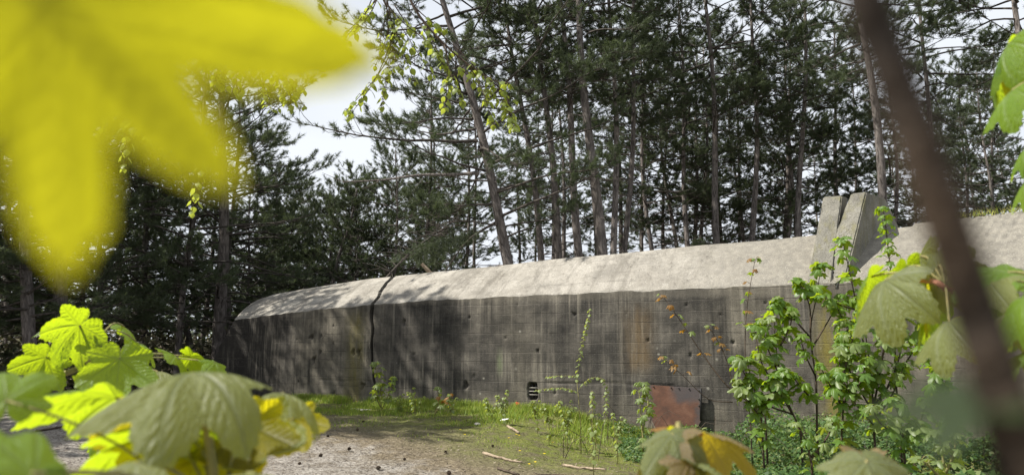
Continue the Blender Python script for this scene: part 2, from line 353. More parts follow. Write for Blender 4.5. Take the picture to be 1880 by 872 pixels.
def grid_mesh(name, P, mat, uv=None, attrs=None, smooth=True, flip=False):
    """P: (rows, cols, 3) array"""
    r, c = P.shape[:2]
    idx = np.arange(r * c).reshape(r, c)
    q = np.stack([idx[:-1, :-1], idx[:-1, 1:], idx[1:, 1:], idx[1:, :-1]], -1).reshape(-1, 4)
    if flip: q = q[:, ::-1]
    me = bpy.data.meshes.new(name)
    me.vertices.add(r * c); me.vertices.foreach_set('co', P.reshape(-1).astype('f'))
    me.loops.add(q.size); me.loops.foreach_set('vertex_index', q.reshape(-1).astype('i'))
    me.polygons.add(len(q)); me.polygons.foreach_set('loop_start', np.arange(0, q.size, 4).astype('i'))
    me.polygons.foreach_set('use_smooth', np.ones(len(q), bool) if smooth else np.zeros(len(q), bool))
    me.update(calc_edges=True)
    if uv is not None:
        l = me.uv_layers.new(name='UVMap'); l.data.foreach_set('uv', uv.reshape(-1, 2)[q.reshape(-1)].reshape(-1).astype('f'))
    for k, a in (attrs or {}).items():
        at_ = me.attributes.new(k, 'FLOAT', 'POINT'); at_.data.foreach_set('value', a.reshape(-1).astype('f'))
    me.materials.append(mat); return me
def tri_soup(name, V, mat, tint=None, n=3):
    """V: (k, n, 3): k loose polygons of n corners"""
    k = len(V); me = bpy.data.meshes.new(name)
    me.vertices.add(k * n); me.vertices.foreach_set('co', V.reshape(-1).astype('f'))
    me.loops.add(k * n); me.loops.foreach_set('vertex_index', np.arange(k * n, dtype='i'))
    me.polygons.add(k); me.polygons.foreach_set('loop_start', np.arange(0, k * n, n, dtype='i'))
    me.update(calc_edges=True)
    if tint is not None:
        a = me.attributes.new('tint', 'FLOAT', 'POINT'); a.data.foreach_set('value', np.repeat(tint, n).astype('f'))
    me.materials.append(mat); return me
def fbm(x, y, z=0.0, o=4): return noise.fractal(Vector((x, y, z)), 1.0, 2.0, o)

# ------------------------------------------------------------------ ground
DIP = (onwall(960, 700)[0], onwall(1230, 700)[0])
def gz(x, y):
    """height of the ground"""
    u, o = walluv((x, y))
    d = math.hypot(x, y)
    h = .05 * fbm(x * .5, y * .5, 3) + .018 * fbm(x * 2.3, y * 2.3, 1) if d < 60 else 0
    if d < 22: h += .022 * fbm(x * 5, y * 5, 5, 3)
    if o < -8.0: h += .5 * min(1, (-8 - o) / 10)             # low dune behind the bunker
    dip = max(0, min(1, (u - DIP[0]) / (DIP[1] - DIP[0]))); dip = dip * dip * (3 - 2 * dip)
    fo = max(0, min(1, (9.0 - o) / 7.5)); h -= .42 * dip * fo * fo * (3 - 2 * fo)
    if -1.2 < o < 0.6 and dip == 0: h = h * max(0, (o - .1) * 2) if o > .1 else -.03
    return h
def spread(a, b, dense, far, steps):
    c = list(np.arange(a, b + 1e-6, dense)); lo, hi = [], []
    g = dense
    x = a
    while x > -far: g *= steps; x -= g; lo.append(x)
    g = dense; x = b
    while x < far: g *= steps; x += g; hi.append(x)
    return np.array(lo[::-1] + c + hi)
xs = spread(-8, 9, .075, 900, 1.28); ys = spread(4.5, 19, .075, 900, 1.28)
X, Y = np.meshgrid(xs, ys)
Z = np.array([gz(a, b) for a, b in zip(X.ravel(), Y.ravel())]).reshape(X.shape)
g = link('ground', grid_mesh('ground', np.stack([X, Y, Z], -1), M['ground'])); tag(g, kind='structure')

# ------------------------------------------------------------------ bunker
bunker = thing('concrete_bunker', 'long dark stained concrete bunker with pale sloping roof and a wide crack', 'bunker', wp(3, 0, -3))
EDGE = [(430, 587), (490, 580), (543, 573), (620, 565), (683, 559), (760, 554), (900, 546), (1000, 541), (1100, 537), (1200, 533), (1300, 529), (1400, 525), (1500, 521), (1600, 517), (1750, 510), (1880, 503)]
RIDGE = [(475, 549), (500, 541), (560, 530), (620, 520), (680, 512), (722, 507), (800, 499), (900, 489), (1000, 478), (1100, 468), (1200, 459), (1300, 449), (1400, 441), (1500, 431), (1600, 423), (1700, 412), (1780, 403), (1880, 392)]
RB = -1.5
ed = np.array([onwall(*p) for p in EDGE]); rd = np.array([onwall(*p, RB) for p in RIDGE])
UR = ed[-1, 0] + 3.0
def zedge(u): return np.interp(u, ed[:, 0], ed[:, 1])
def zridge(u): return np.interp(u, rd[:, 0], rd[:, 1])
UL0 = onwall(341, 722)[0]; UL1 = ed[0, 0]; UL2 = rd[0, 0]
CR = [(693, 741), (690, 715), (684, 680), (682, 640), (684, 600), (682, 575), (683, 559)]
cw = np.array([onwall(*p) for p in CR]); cw[0, 1] = -.1
cr_w = lambda z: np.interp(z, cw[:, 1], cw[:, 0])
c2 = np.array([onwall(683, 559)[0], onwall(694, 548, -.3)[0], onwall(699, 540, -.6)[0], onwall(708, 526, -1.0)[0], onwall(722, 508, RB)[0]])
cr_r = lambda v: np.interp(v, [0, .2, .4, .67, 1], c2)
pits = []                                # (u, z, radius u, radius z, depth)
for px, py, ru, rz, dp in [(572, 619, 5, 5, .10), (590, 616, 2, 3, .06), (576, 660, 4, 7, .12), (588, 646, 3, 4, .08), (612, 630, 2, 3, .05), (648, 647, 4, 8, .12), (658, 647, 4, 8, .12),
        (665, 708, 5, 8, .12), (741, 592, 4, 8, .1), (856, 707, 5, 9, .10), (1054, 577, 4, 4, .08), (987, 644, 3, 5, .07), (1019, 720, 3, 6, .05), (612, 598, 2, 2, .05), (862, 582, 2, 3, .05), (928, 620, 2, 3, .04),
        (1190, 625, 4, 4, .06), (1260, 560, 3, 3, .05), (1322, 577, 3, 3, .06), (1345, 629, 4, 4, .08), (1312, 532, 5, 3, .06), (1268, 652, 3, 5, .05), (805, 640, 2, 4, .04), (760, 650, 3, 3, .04), (870, 690, 3, 4, .05),
        (545, 622, 2, 3, .05), (548, 700, 2, 3, .05), (612, 722, 3, 5, .06), (700, 590, 2, 3, .04), (820, 585, 2, 2, .04), (950, 560, 2, 2, .04), (958, 552, 2, 2, .04), (1150, 575, 2, 3, .04), (1405, 556, 3, 3, .05), (1440, 590, 3, 3, .05)]:
    u, z = onwall(px, py); k = (wp(u, z)).y / F
    pits.append((u, z, ru * k * .75, rz * k * .72, dp * .8))
vu, vz = onwall(978, 718); VW, VH = .115, .18
def wall_disp(U, Zz):
    D = np.zeros_like(U)
    J = np.zeros_like(U)
    row = np.floor((Zz + .05 + .02 * np.sin(U * .6)) / .215)
    fr = ((Zz + .05 + .02 * np.sin(U * .6)) / .215) % 1.0
    seg = 0 * row
    D += (np.sin(row * 12.9 + seg * 78.2) * .003)
    e = np.minimum(fr, 1 - fr) * .215
    J = np.exp(-(e / .016) ** 2)
    ue = np.abs(((U + row * 1.37) / 3.1) % 1.0 - .5); ue = (.5 - ue) * 3.1
    J2 = np.exp(-(ue / .012) ** 2); D -= 0 * J2
    for (u, z, ru, rz, dp) in pits:
        m_ = (abs(U - u) < 3 * ru) & (abs(Zz - z) < 3 * rz)
        if m_.any():
            q = ((U[m_] - u) / ru) ** 2 + ((Zz[m_] - z) / rz) ** 2
            q = q * (1 + .45 * np.sin(3 * np.arctan2(Zz[m_] - z, U[m_] - u) + u * 9) + .25 * np.sin(5 * np.arctan2(Zz[m_] - z, U[m_] - u) + u * 5))
            D[m_] -= dp * np.exp(-(np.abs(q) ** 2))
    m_ = (abs(U - vu) < VW) & (abs(Zz - vz) < VH) & (abs(U - vu) / VW + abs(Zz - vz) / VH < 1.65)
    D[m_] = -.35
    # the long scratched seam and a vertical construction joint
    uj = onwall(543, 640)[0]; D -= .015 * np.exp(-((U - uj) / .02) ** 2)
    zj = onwall(1190, 706)[1]
    D -= .03 * np.exp(-((Zz - zj - .012 * np.sin(U * 3)) / .014) ** 2) * ((U > onwall(1000, 600)[0]) & (U < onwall(1235, 600)[0]))
    D -= .03 * np.exp(-((Zz - onwall(700, 700)[1] - .01 * np.sin(U * 4)) / .012) ** 2) * ((U > onwall(590, 600)[0]) & (U < onwall(684, 600)[0]))
    return D, J
NZ = np.array([[fbm(i * .35, j * .35, 9, 5) for i in range(160)] for j in range(64)])
def lookup(U, V, su, sv):
    i = np.abs((U * su + 400) % 159); j = np.abs((V * sv + 400) % 63)
    i0 = i.astype(int); j0 = j.astype(int); fi = i - i0; fj = j - j0; i1 = np.minimum(i0 + 1, 159); j1 = np.minimum(j0 + 1, 63)
    return (NZ[j0, i0] * (1 - fi) + NZ[j0, i1] * fi) * (1 - fj) + (NZ[j1, i0] * (1 - fi) + NZ[j1, i1] * fi) * fj
def chip(u): return .034 * lookup(u, u * 0 + 3.3, 6, 1) + .012 * lookup(u, u * 0 + 9.7, 21, 1)   # ragged edge
def place(U, Zz, O):
    Tn, Nn, A = np.array(T), np.array(N), np.array(A0)
    return A + U[..., None] * Tn + O[..., None] * Nn + Zz[..., None] * np.array([0, 0, 1.0])
def section(a_w, b_w, a_r, b_r, nu, close_left, close_right):
    """front wall and sloped roof between two boundary curves (functions of height / of slope position)"""
    nz = 100
    v = np.linspace(0, 1, nz)
    s = np.linspace(0, 1, nu)
    ul = a_w(v); ur = b_w(v)
    U = ul[:, None] * (1 - s) + ur[:, None] * s
    Zt = zedge(np.clip(U, ed[0, 0], None))
    Zz = -.65 + (Zt + .65) * v[:, None]
    D, J = wall_disp(U, Zz)
    D += .008 * lookup(U, Zz, 2, 2)
    top = np.clip((1 - v[:, None]) * 14, 0, 1)
    D = D * top + (1 - top) * (-.010 + chip(U) * .8)
    Zz = Zz + (1 - top) * chip(U)
    P = place(U, Zz, D)
    uv = np.stack([U, Zz], -1)
    # roof
    nr = 46
    w = np.linspace(0, 1, nr)
    ul2 = a_r(w); ur2 = b_r(w)
    U2 = ul2[:, None] * (1 - s) + ur2[:, None] * s
    ze = zedge(np.clip(U[-1], ed[0, 0], None)); zr = zridge(np.clip(U2, rd[0, 0], None))
    Z2 = ze[None, :] * (1 - w[:, None]) + zr * w[:, None]
    bul = .035 * np.sin(np.pi * w)[:, None]
    n2 = .02 * lookup(U2, w[:, None] * 1.7 + 0 * U2, 2.1, 3.3) + .003 * lookup(U2 + 5, w[:, None] * 1.7 + 0 * U2, 11, 17)
    n2 = n2 * np.clip(w * 9, 0, 1)[:, None]
    stp = .05 * ((U2 + .5 * w[:, None]) > onwall(1745, 450, -.7)[0]) * (w[:, None] > .02)
    rr = [onwall(1770, 450, -.7)[0] + k * .16 for k in range(6)]
    for q in rr: n2 = n2 - .02 * np.exp(-((U2 + .9 * (1 - w[:, None]) - q - .3) / .03) ** 2) * np.clip(w * 3 - .6, 0, 1)[:, None]
    Z2 = Z2 + bul + n2 + stp
    O2 = RB * w[:, None] + 0 * U2
    Z2[0] = Zz[-1]; O2[0] = D[-1]
    P2 = place(U2, Z2, O2)
    uv2 = np.stack([U2, 2.5 + 1.7 * w[:, None] + 0 * U2], -1)
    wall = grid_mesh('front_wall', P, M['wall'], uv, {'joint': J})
    roof = grid_mesh('sloped_roof', P2, M['roof'], uv2)
    for me, nm in ((wall, 'front_wall'), (roof, 'sloped_roof')):
        o = link(nm, me, bunker); o.location = -bunker.location
    # returns into the crack / round the end
    def ret(P, P2, depth, name, mat, flip):
        e = np.concatenate([P, P2[1:]], 0)
        k = np.linspace(0, 1, 8)
        b = e[None] + (np.array(N) * -depth)[None, None] * k[:, None, None]
        b = b + np.array(T) * (.03 * np.array([[fbm(i * .6, j * .25, 2) for j in range(len(e))] for i in range(8)]) * np.clip(k, 0, .3)[:, None])[..., None]
        q = e - np.array(A0)
        uvq = np.stack([np.repeat((q @ np.array(T))[None], 8, 0) + k[:, None] * depth, np.repeat(e[None, :, 2], 8, 0)], -1)
        o = link(name, grid_mesh(name, b, mat, uvq, {'joint': np.zeros(b.shape[:2])}, flip=flip), bunker); o.location = -bunker.location
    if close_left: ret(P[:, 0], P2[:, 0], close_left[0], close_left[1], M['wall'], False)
    if close_right: ret(P[:, -1], P2[:, -1], close_right[0], close_right[1], M['wall'], True)
    # flat top and back
    e = P2[-1]
    k = np.array([0, .25, .6, 1.0])
    b = e[None] + (np.array(N) * -7.0)[None, None] * k[:, None, None] + np.array([0, 0, .12]) * (k * (1 - k) * 4)[:, None, None]
    bk = b[-1].copy(); bk[:, 2] = -.6
    b = np.concatenate([b, bk[None]], 0)
    o = link('flat_roof', grid_mesh('flat_roof', b, M['roof'], b[..., :2].copy()), bunker); o.location = -bunker.location
gap_w = lambda v: .035 + .075 * v
ztc = zedge(cr_w(2.2))
crk = lambda v: cr_w(-.65 + (ztc + .65) * v)
jag = lambda v: .02 * np.array([fbm(q * 14, 4.4, 1) for q in np.atleast_1d(v)])
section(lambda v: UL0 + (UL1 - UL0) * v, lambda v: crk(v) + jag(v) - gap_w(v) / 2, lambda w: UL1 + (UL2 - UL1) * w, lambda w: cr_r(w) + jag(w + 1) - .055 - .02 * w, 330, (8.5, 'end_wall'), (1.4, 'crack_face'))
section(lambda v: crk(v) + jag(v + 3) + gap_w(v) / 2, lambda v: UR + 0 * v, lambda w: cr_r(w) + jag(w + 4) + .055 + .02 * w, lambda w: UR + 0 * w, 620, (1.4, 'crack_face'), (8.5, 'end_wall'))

# broken buttress on the roof: two leaning blocks
def W_(px, py, off): u, z = onwall(px, py, off); return wp(u, z, off)
def rough_block(name, V, faces, mat, sub=5, amp=.012):
    import bmesh
    bm = bmesh.new(); vs = [bm.verts.new(Vector(v) - bunker.location) for v in V]
    for f_ in faces: bm.faces.new([vs[i] for i in f_])
    bmesh.ops.recalc_face_normals(bm, faces=bm.faces)
    bmesh.ops.bevel(bm, geom=bm.edges[:], offset=.025, segments=2, affect='EDGES')
    bmesh.ops.triangulate(bm, faces=bm.faces[:])
    for _ in range(sub):
        long = [e for e in bm.edges if e.calc_length() > .12]
        if not long: break
        bmesh.ops.subdivide_edges(bm, edges=long, cuts=1); bmesh.ops.triangulate(bm, faces=[f for f in bm.faces if len(f.verts) > 3])
    bm.normal_update()
    for v in bm.verts: v.co += v.normal * amp * fbm(v.co.x * 5, v.co.y * 5, v.co.z * 5, 4)
    me = bpy.data.meshes.new(name); bm.to_mesh(me); bm.free(); me.materials.append(mat)
    return link(name, me, bunker)
fr_ = [W_(1481, 526, .012), W_(1526, 525, .012), W_(1546, 359, -.85), W_(1511, 362, -.85)]
bk_ = [W_(1500, 540, -2.2), W_(1540, 540, -2.2), W_(1556, 362, -1.7), W_(1532, 365, -1.7)]
FC = [(0, 1, 2, 3), (4, 7, 6, 5), (0, 3, 7, 4), (1, 5, 6, 2), (3, 2, 6, 7), (0, 4, 5, 1)]
rough_block('buttress_block', fr_ + bk_, FC, M['butt'])
fr_ = [W_(1529, 525, .014), W_(1552, 512, .014), W_(1591, 352, -.85), W_(1562, 355, -.85), W_(1535, 425, -.45)]
bk_ = [W_(1570, 545, -3.0), W_(1676, 470, -3.0), W_(1625, 364, -2.0), W_(1600, 366, -2.0), W_(1580, 430, -2.4)]
V10 = fr_ + bk_
FC2 = [(0, 1, 2, 3, 4), (5, 9, 8, 7, 6), (1, 6, 7, 2), (2, 7, 8, 3), (3, 8, 9, 4), (4, 9, 5, 0), (0, 5, 6, 1)]
rough_block('buttress_block', V10, FC2, M['butt'])
# lime crust at the foot of the blocks
mb = MB()
for k in range(26):
    px = rnd.gauss(1538, 10); py = rnd.gauss(500, 9); p = W_(px, py, -.1 - (520 - py) * .006); s_ = rnd.uniform(.04, .10)
    q = [p + Vector((rnd.uniform(-1, 1), rnd.uniform(-1, .2), rnd.uniform(-1, 1))) * s_ for _ in range(5)]
    mb.quad(q[0], q[1], q[2]); mb.quad(q[0], q[2], q[3]); mb.quad(q[1], q[2], q[4]); mb.quad(q[0], q[1], q[4]); mb.quad(q[0], q[3], q[4])
o = mb.build('lime_crust', M['lime'], bunker, smooth=False); tag(o, kind='stuff')
# bars of the vent
for i, (dx, dz, hor) in enumerate([(-.04, 0, 0), (.045, 0, 0), (0, -.075, 1), (0, .0, 1), (0, .075, 1)]):
    mb = MB()
    if hor: mb.tube([wp(vu - VW, vz + dz, -.035), wp(vu + VW, vz + dz, -.035)], [.009] * 2, 6)
    else: mb.tube([wp(vu + dx, vz - VH, -.07), wp(vu + dx, vz + VH, -.07)], [.012] * 2, 6)
    mb.build('vent_bar', M['roof'] if hor else M['iron'], bunker)

# rusty plate standing off the wall
PO = .16
pl = [onwall(*p, PO) for p in [(1192, 706), (1287, 713), (1287, 772), (1276, 792), (1216, 797), (1206, 790), (1192, 762)]]
plate = thing('steel_plate', 'rusty brown steel plate with cut corners bolted against the bunker wall', 'steel plate', wp(pl[0][0] + .5, 0, PO))
mb = MB(); L = len(pl)
for o_ in (0, -.02): mb.quad(*[wp(u, z, PO + o_) for u, z in (pl if o_ else pl[::-1])])
for i in range(L):
    a, b = pl[i], pl[(i + 1) % L]; mb.quad(wp(*a, PO), wp(*b, PO), wp(*b, PO - .02), wp(*a, PO - .02))
po = mb.build('panel', M['rust'], plate, smooth=False)
us = [p[0] for p in pl]; zs = [p[1] for p in pl]
l = po.data.uv_layers.new(name='UVMap')
for lp in po.data.loops:
    v = po.data.vertices[lp.vertex_index].co + plate.location; u, _ = walluv(v)
    l.data[lp.index].uv = ((u - min(us)) / (max(us) - min(us)), (v.z - min(zs)) / (max(zs) - min(zs)))
mb = MB(); mb.tube([wp(pl[1][0] - .02, pl[1][1], PO - .025), wp(pl[2][0] - .02, pl[2][1], PO - .025)], [.035, .035], 4); mb.build('side_flange', M['iron'], plate)
for px, py in [(1200, 709), (1232, 711), (1246, 712), (1265, 713), (1283, 716), (1283, 732), (1283, 744)]:
    u, z = onwall(px, py, PO); mb = MB(); mb.tube([wp(u, z, PO - .001), wp(u, z, PO + .02), wp(u, z, PO + .024)], [.013, .013, .008], 8); mb.build('bolt', M['iron'], plate)

# ------------------------------------------------------------------ pines
def frame(d):
    d = d / np.linalg.norm(d); a = np.cross(d, [0, 0, 1.0]); n_ = np.linalg.norm(a)
    a = np.array([1.0, 0, 0]) if n_ < 1e-3 else a / n_
    return a, np.cross(d, a)
def tufts(rs, P, D, per, ln, wd):
    """needles fanning out of the points P along the directions D -> (k,3,3) triangles"""
    n_ = len(P); P = np.repeat(P, per, 0); D = np.repeat(D, per, 0)
    r = rs.normal(size=P.shape); d = D * .75 + r * .62; d /= np.linalg.norm(d, axis=1)[:, None]
    side = np.cross(d, rs.normal(size=P.shape)); side /= np.linalg.norm(side, axis=1)[:, None]
    l_ = ln * rs.uniform(.7, 1.2, len(P))[:, None]
    b = P - D * rs.uniform(0, .10, len(P))[:, None]
    return np.stack([b - side * wd, b + side * wd, b + d * l_], 1)
def crown_mesh(seed, H, z0, spread_, nb, per=12, top=.45, dens=1.0):
    rs = np.random.RandomState(seed); mb = MB(); TP, TD = [], []
    az = rs.uniform(0, 6.28)
    for b in range(nb):
        t = min(.985, (b + rs.uniform(-.5, 1.5)) / nb); t = max(0, t)
        z = z0 + (H - z0) * t
        prof = min(1, .55 + 1.6 * t) * (1 - t ** 2.2) + .12
        L_ = spread_ * prof * rs.choice([.45, .7, .9, 1.0, 1.2], p=[.15, .25, .25, .2, .15]) + .3
        az += rs.uniform(.9, 3.2); el = R(rs.uniform(-12, 22) + 42 * t ** 1.7)
        d = np.array([math.cos(az) * math.cos(el), math.sin(az) * math.cos(el), math.sin(el)])
        pts = [np.array([0, 0, z])]; k = 7
        for i in range(1, k + 1):
            d = d + rs.normal(size=3) * .10 + np.array([0, 0, .07 if i > 4 else -.035]); d /= np.linalg.norm(d); pts.append(pts[-1] + d * L_ / k)
        r0 = .009 + .009 * L_
        mb.tube(pts, [r0 * (1 - .85 * i / k) for i in range(k + 1)], 4, 1, False)
        full = rs.uniform(.35, 1.25) * dens
        ns = max(3, int((L_ * 4.2 + 2) * full))
        for s in range(ns):
            f = 1 - .62 * rs.uniform(0, 1) ** 1.25; q = f * k; i = min(int(q), k - 1); p = pts[i] + (pts[i + 1] - pts[i]) * (q - i)
            ax = pts[i + 1] - pts[i]; ax /= np.linalg.norm(ax); a, c_ = frame(ax)
            sl_ = rs.uniform(.25, .75) * (1.35 - f * .7) * min(1.2, L_ / 1.5 + .35)
            e = ax * rs.uniform(.3, 1.0) + a * (1 if s % 2 else -1) * rs.uniform(.3, 1.0) + np.array([0, 0, rs.uniform(-.25, .6)]); e /= np.linalg.norm(e)
            m_ = p + e * sl_ * .55; e2 = e + np.array([0, 0, rs.uniform(.1, .8)]); e2 /= np.linalg.norm(e2); en = m_ + e2 * sl_ * .45
            mb.tube([p, m_, en], [.011, .008, .005], 3, 1, False)
            nsh = rs.randint(2, 5)                              # brushes of needles at the end of the shoot
            for w in range(nsh):
                dd = e2 + rs.normal(size=3) * .5 * (w > 0); dd /= np.linalg.norm(dd); ln = rs.uniform(.10, .26)
                st_ = en - e2 * rs.uniform(0, .18) * (w > 0)
                for g_ in np.arange(.2, 1.01, .28): TP.append(st_ + dd * ln * g_); TD.append(dd)
        for g_ in (0, .08, .16): TP.append(pts[-1] - d * g_); TD.append(d)
    V = tufts(rs, np.array(TP), np.array(TD), per, .135, .0065)
    n0 = len(mb.v); vv = np.array(mb.v); nf = len(mb.f)
    allv = np.concatenate([vv, V.reshape(-1, 3)])
    me = bpy.data.meshes.new('pine_crown')
    quads = np.array(mb.f); loops = np.concatenate([quads.reshape(-1), n0 + np.arange(len(V) * 3)])
    st = np.concatenate([np.arange(nf) * 4, nf * 4 + np.arange(len(V)) * 3])
    me.vertices.add(len(allv)); me.vertices.foreach_set('co', allv.reshape(-1).astype('f'))
    me.loops.add(len(loops)); me.loops.foreach_set('vertex_index', loops.astype('i'))
    me.polygons.add(len(st)); me.polygons.foreach_set('loop_start', st.astype('i'))
    me.polygons.foreach_set('material_index', np.concatenate([np.ones(nf), np.zeros(len(V))]).astype('i'))
    me.update(calc_edges=True); me.materials.append(M['needle']); me.materials.append(M['bough'])
    return me
CROWN = {}
for i in range(4): CROWN['tall', i] = crown_mesh(10 + i, 17.5, 8.8, 2.7, 50, dens=1.6)           # front row: bare stems, high crowns
for i in range(3): CROWN['mid', i] = crown_mesh(20 + i, 15.5, 5.6, 2.3, 50, dens=1.4)             # deeper rows
for i in range(2): CROWN['low', i] = crown_mesh(30 + i, 12.5, 1.6, 3.3, 64, dens=1.15)             # branched to the ground
for i in range(2): CROWN['bushy', i] = crown_mesh(50 + i, 9.0, .7, 2.5, 60, dens=1.4)             # younger dense pines
CROWN['edge', 0] = crown_mesh(71, 16.0, 4.0, 3.8, 66, dens=1.5)
CROWN['shade', 0] = crown_mesh(81, 14.0, 4.6, 1.6, 70, dens=2.6)
HT = {'tall': 17.5, 'mid': 15.0, 'low': 12.5, 'bushy': 9.0, 'edge': 16.0, 'shade': 14.0}
NV = {'tall': 4, 'mid': 3, 'low': 2, 'bushy': 2, 'edge': 1, 'shade': 1}
def pine(base, top, r0, kind, label, group=None, sway=.12, rot=None, seed=0, dead=22):
    """base: foot of the trunk; top: a point the trunk's axis passes through"""
    rs = random.Random(seed)
    t = thing('pine_tree', label, 'tree', base, group)
    ax = (Vector(top) - Vector(base)).normalized()
    t.rotation_mode = 'QUATERNION'; t.rotation_quaternion = Vector((0, 0, 1)).rotation_difference(ax)
    H = HT[kind]; sc = rs.uniform(.95, 1.1)
    pts, rad = [], []; ph = rs.uniform(0, 6)
    nn = 16
    for i in range(nn + 1):
        f = i / nn; z = -.5 + (H * sc + .5) * f
        env = math.sin(math.pi * min(1, f * 1.05)) * sway
        pts.append(Vector((env * math.sin(ph + f * 7), env * math.cos(ph * 1.3 + f * 6), z)))
        rad.append(r0 * (1 - .82 * f) * (1.25 if i == 0 else 1) * rs.uniform(.96, 1.04))
    mb = MB(); mb.tube(pts, rad, 10)
    for k in range(dead):
        z = rs.uniform(.10, .55) * H; q = (z + .5) / (H * sc + .5) * nn; i = int(q); p = pts[i].lerp(pts[i + 1], q - i)
        a = rs.uniform(0, 6.28); L_ = rs.uniform(.25, 1.5); el = rs.uniform(-.25, .35)
        d = Vector((math.cos(a), math.sin(a), el)); d2 = d + Vector((rs.uniform(-.4, .4), rs.uniform(-.4, .4), rs.uniform(-.3, .3)))
        e1 = p + d * L_ * .5; e2 = e1 + d2 * L_ * .5
        mb.tube([p, e1, e2], [.022, .014, .005], 4, cap=False)
        for w in range(rs.randint(0, 3)):
            s_ = e1.lerp(e2, rs.uniform(-.5, .8)); mb.tube([s_, s_ + Vector((rs.uniform(-1, 1), rs.uniform(-1, 1), rs.uniform(-.4, .6))) * .45], [.008, .003], 3, cap=False)
    mb.build('trunk', M['bark'], t, local=False)
    v = seed % NV[kind]
    o = link('crown', CROWN[kind, v], t); o.rotation_euler = (0, 0, rs.uniform(0, 6.28) if rot is None else rot); o.scale = (sc * rs.uniform(.9, 1.15),) * 2 + (sc,)
    return t
def trunk_px(bx, by, tx, ty, w, Y, kind, label, group=None, seed=0, **k):
    b = at(bx, by, Y); tp = at(tx, ty, Y + k.pop('dy', 0)); ax = tp - b
    foot = b - ax * ((b.z - .2) / ax.z)
    return pine(foot, tp, w * Y / F / 2, kind, label, group, seed=seed, **k)
GT = 'tall pines behind the bunker'
spec = [
 (932, 478, 812, 0, 25, 20.5, 'edge', 'thick pine leaning left over the bunker with one long bare branch'),
 (990, 478, 955, 200, 16, 24, 'tall', 'leaning pine just right of the thick left-leaning pine'),
 (1020, 473, 985, 0, 17, 23, 'tall', 'slim pine leaning left, left of the thick pale trunks'),
 (1070, 470, 1022, 0, 20, 22, 'tall', 'gently curved pine with grey trunk beside the thickest straight trunk'),
 (1100, 468, 1068, 0, 25, 20.5, 'tall', 'thickest pale grey pine trunk rising behind middle of the bunker roof'),
 (1127, 466, 1118, 0, 16, 24, 'tall', 'wavy pine trunk directly right of the thickest pale trunk'),
 (1143, 466, 1166, 0, 14, 24.5, 'tall', 'pale slim pine leaning right and crossing its wavy neighbour'),
 (1197, 458, 1176, 120, 12, 29, 'mid', 'narrow dark pine next to the right-leaning slim pine'),
 (1234, 453, 1212, 150, 11, 32, 'mid', 'narrow pine leaning slightly left in the middle of the stand'),
 (1268, 450, 1252, 150, 13, 29, 'tall', 'straight dark pine in the middle of the stand'),
 (1295, 447, 1292, 150, 11, 33, 'mid', 'thin grey pine left of the sturdy dark trunk'),
 (1322, 445, 1300, 120, 17, 25.5, 'tall', 'sturdy dark pine leaning left halfway between crack and buttress blocks'),
 (1352, 442, 1334, 150, 9, 38, 'mid', 'thin far pine right of the sturdy dark trunk'),
 (1382, 438, 1380, 100, 15, 26.5, 'tall', 'straight pine with many stub branches near the right of the stand'),
 (1440, 436, 1444, 130, 12, 30, 'mid', 'left one of three close upright pines left of the buttress blocks'),
 (1457, 434, 1452, 100, 11, 31, 'mid', 'thin middle one of three close upright pines'),
 (1473, 432, 1474, 60, 15, 26, 'tall', 'right one of three close upright pines, nearest the buttress blocks'),
 (1612, 362, 1588, 150, 22, 21, 'tall', 'thick pine rising behind the broken buttress blocks'),
 (1636, 380, 1632, 150, 11, 29, 'mid', 'thin pine just right of the thick one behind the blocks'),
 (1702, 400, 1690, 0, 15, 26, 'tall', 'dark pine half hidden behind the blurred brown stem'),
 (1766, 392, 1762, 200, 9, 37, 'mid', 'thin pine standing right of the blurred brown stem'),
 (1812, 396, 1800, 230, 10, 34, 'mid', 'pine with twin thin trunk beyond the grassy roof end'),
 (1828, 396, 1826, 230, 9, 35, 'mid', 'slender pine next to the twin beyond the grassy roof end'),
 (1884, 300, 1868, 0, 20, 21, 'tall', 'thick pine at the right edge above the hanging leaves'),
 (402, 640, 408, 330, 27, 24, 'low', 'broad dark pine standing just behind the left end of the bunker'),
 (350, 640, 318, 520, 14, 27, 'low', 'leaning pine in the shade left of the bunker end'),
 (225, 660, 226, 400, 13, 31, 'low', 'upright thin pine deep in the shade on the left'),
 (62, 715, 44, 480, 26, 18, 'low', 'stout dark trunk at far left behind the young sycamore leaves'),
 (100, 700, 112, 520, 30, 19.5, 'low', 'second stout dark trunk behind the young sycamore leaves'),
 (496, 540, 500, 470, 12, 34, 'bushy', 'thin straight pine above the left end of the bunker roof'),
 (575, 525, 576, 470, 9, 40, 'bushy', 'far thin pine trunk above the bunker roof near the crack'),
 (620, 520, 640, 420, 12, 32, 'bushy', 'bushy pine behind the bunker roof left of the crack'),
 (12, 700, 20, 500, 16, 23, 'low', 'slim shaded pine at the extreme left edge'),
]
for i, (bx, by, tx, ty, w, Yd, kd, lab) in enumerate(spec):
    trunk_px(bx, by, tx, ty, w, Yd, kd, lab, GT if bx > 900 else 'pines in the shade at the left', seed=i, sway=.16 if w > 12 else .22)
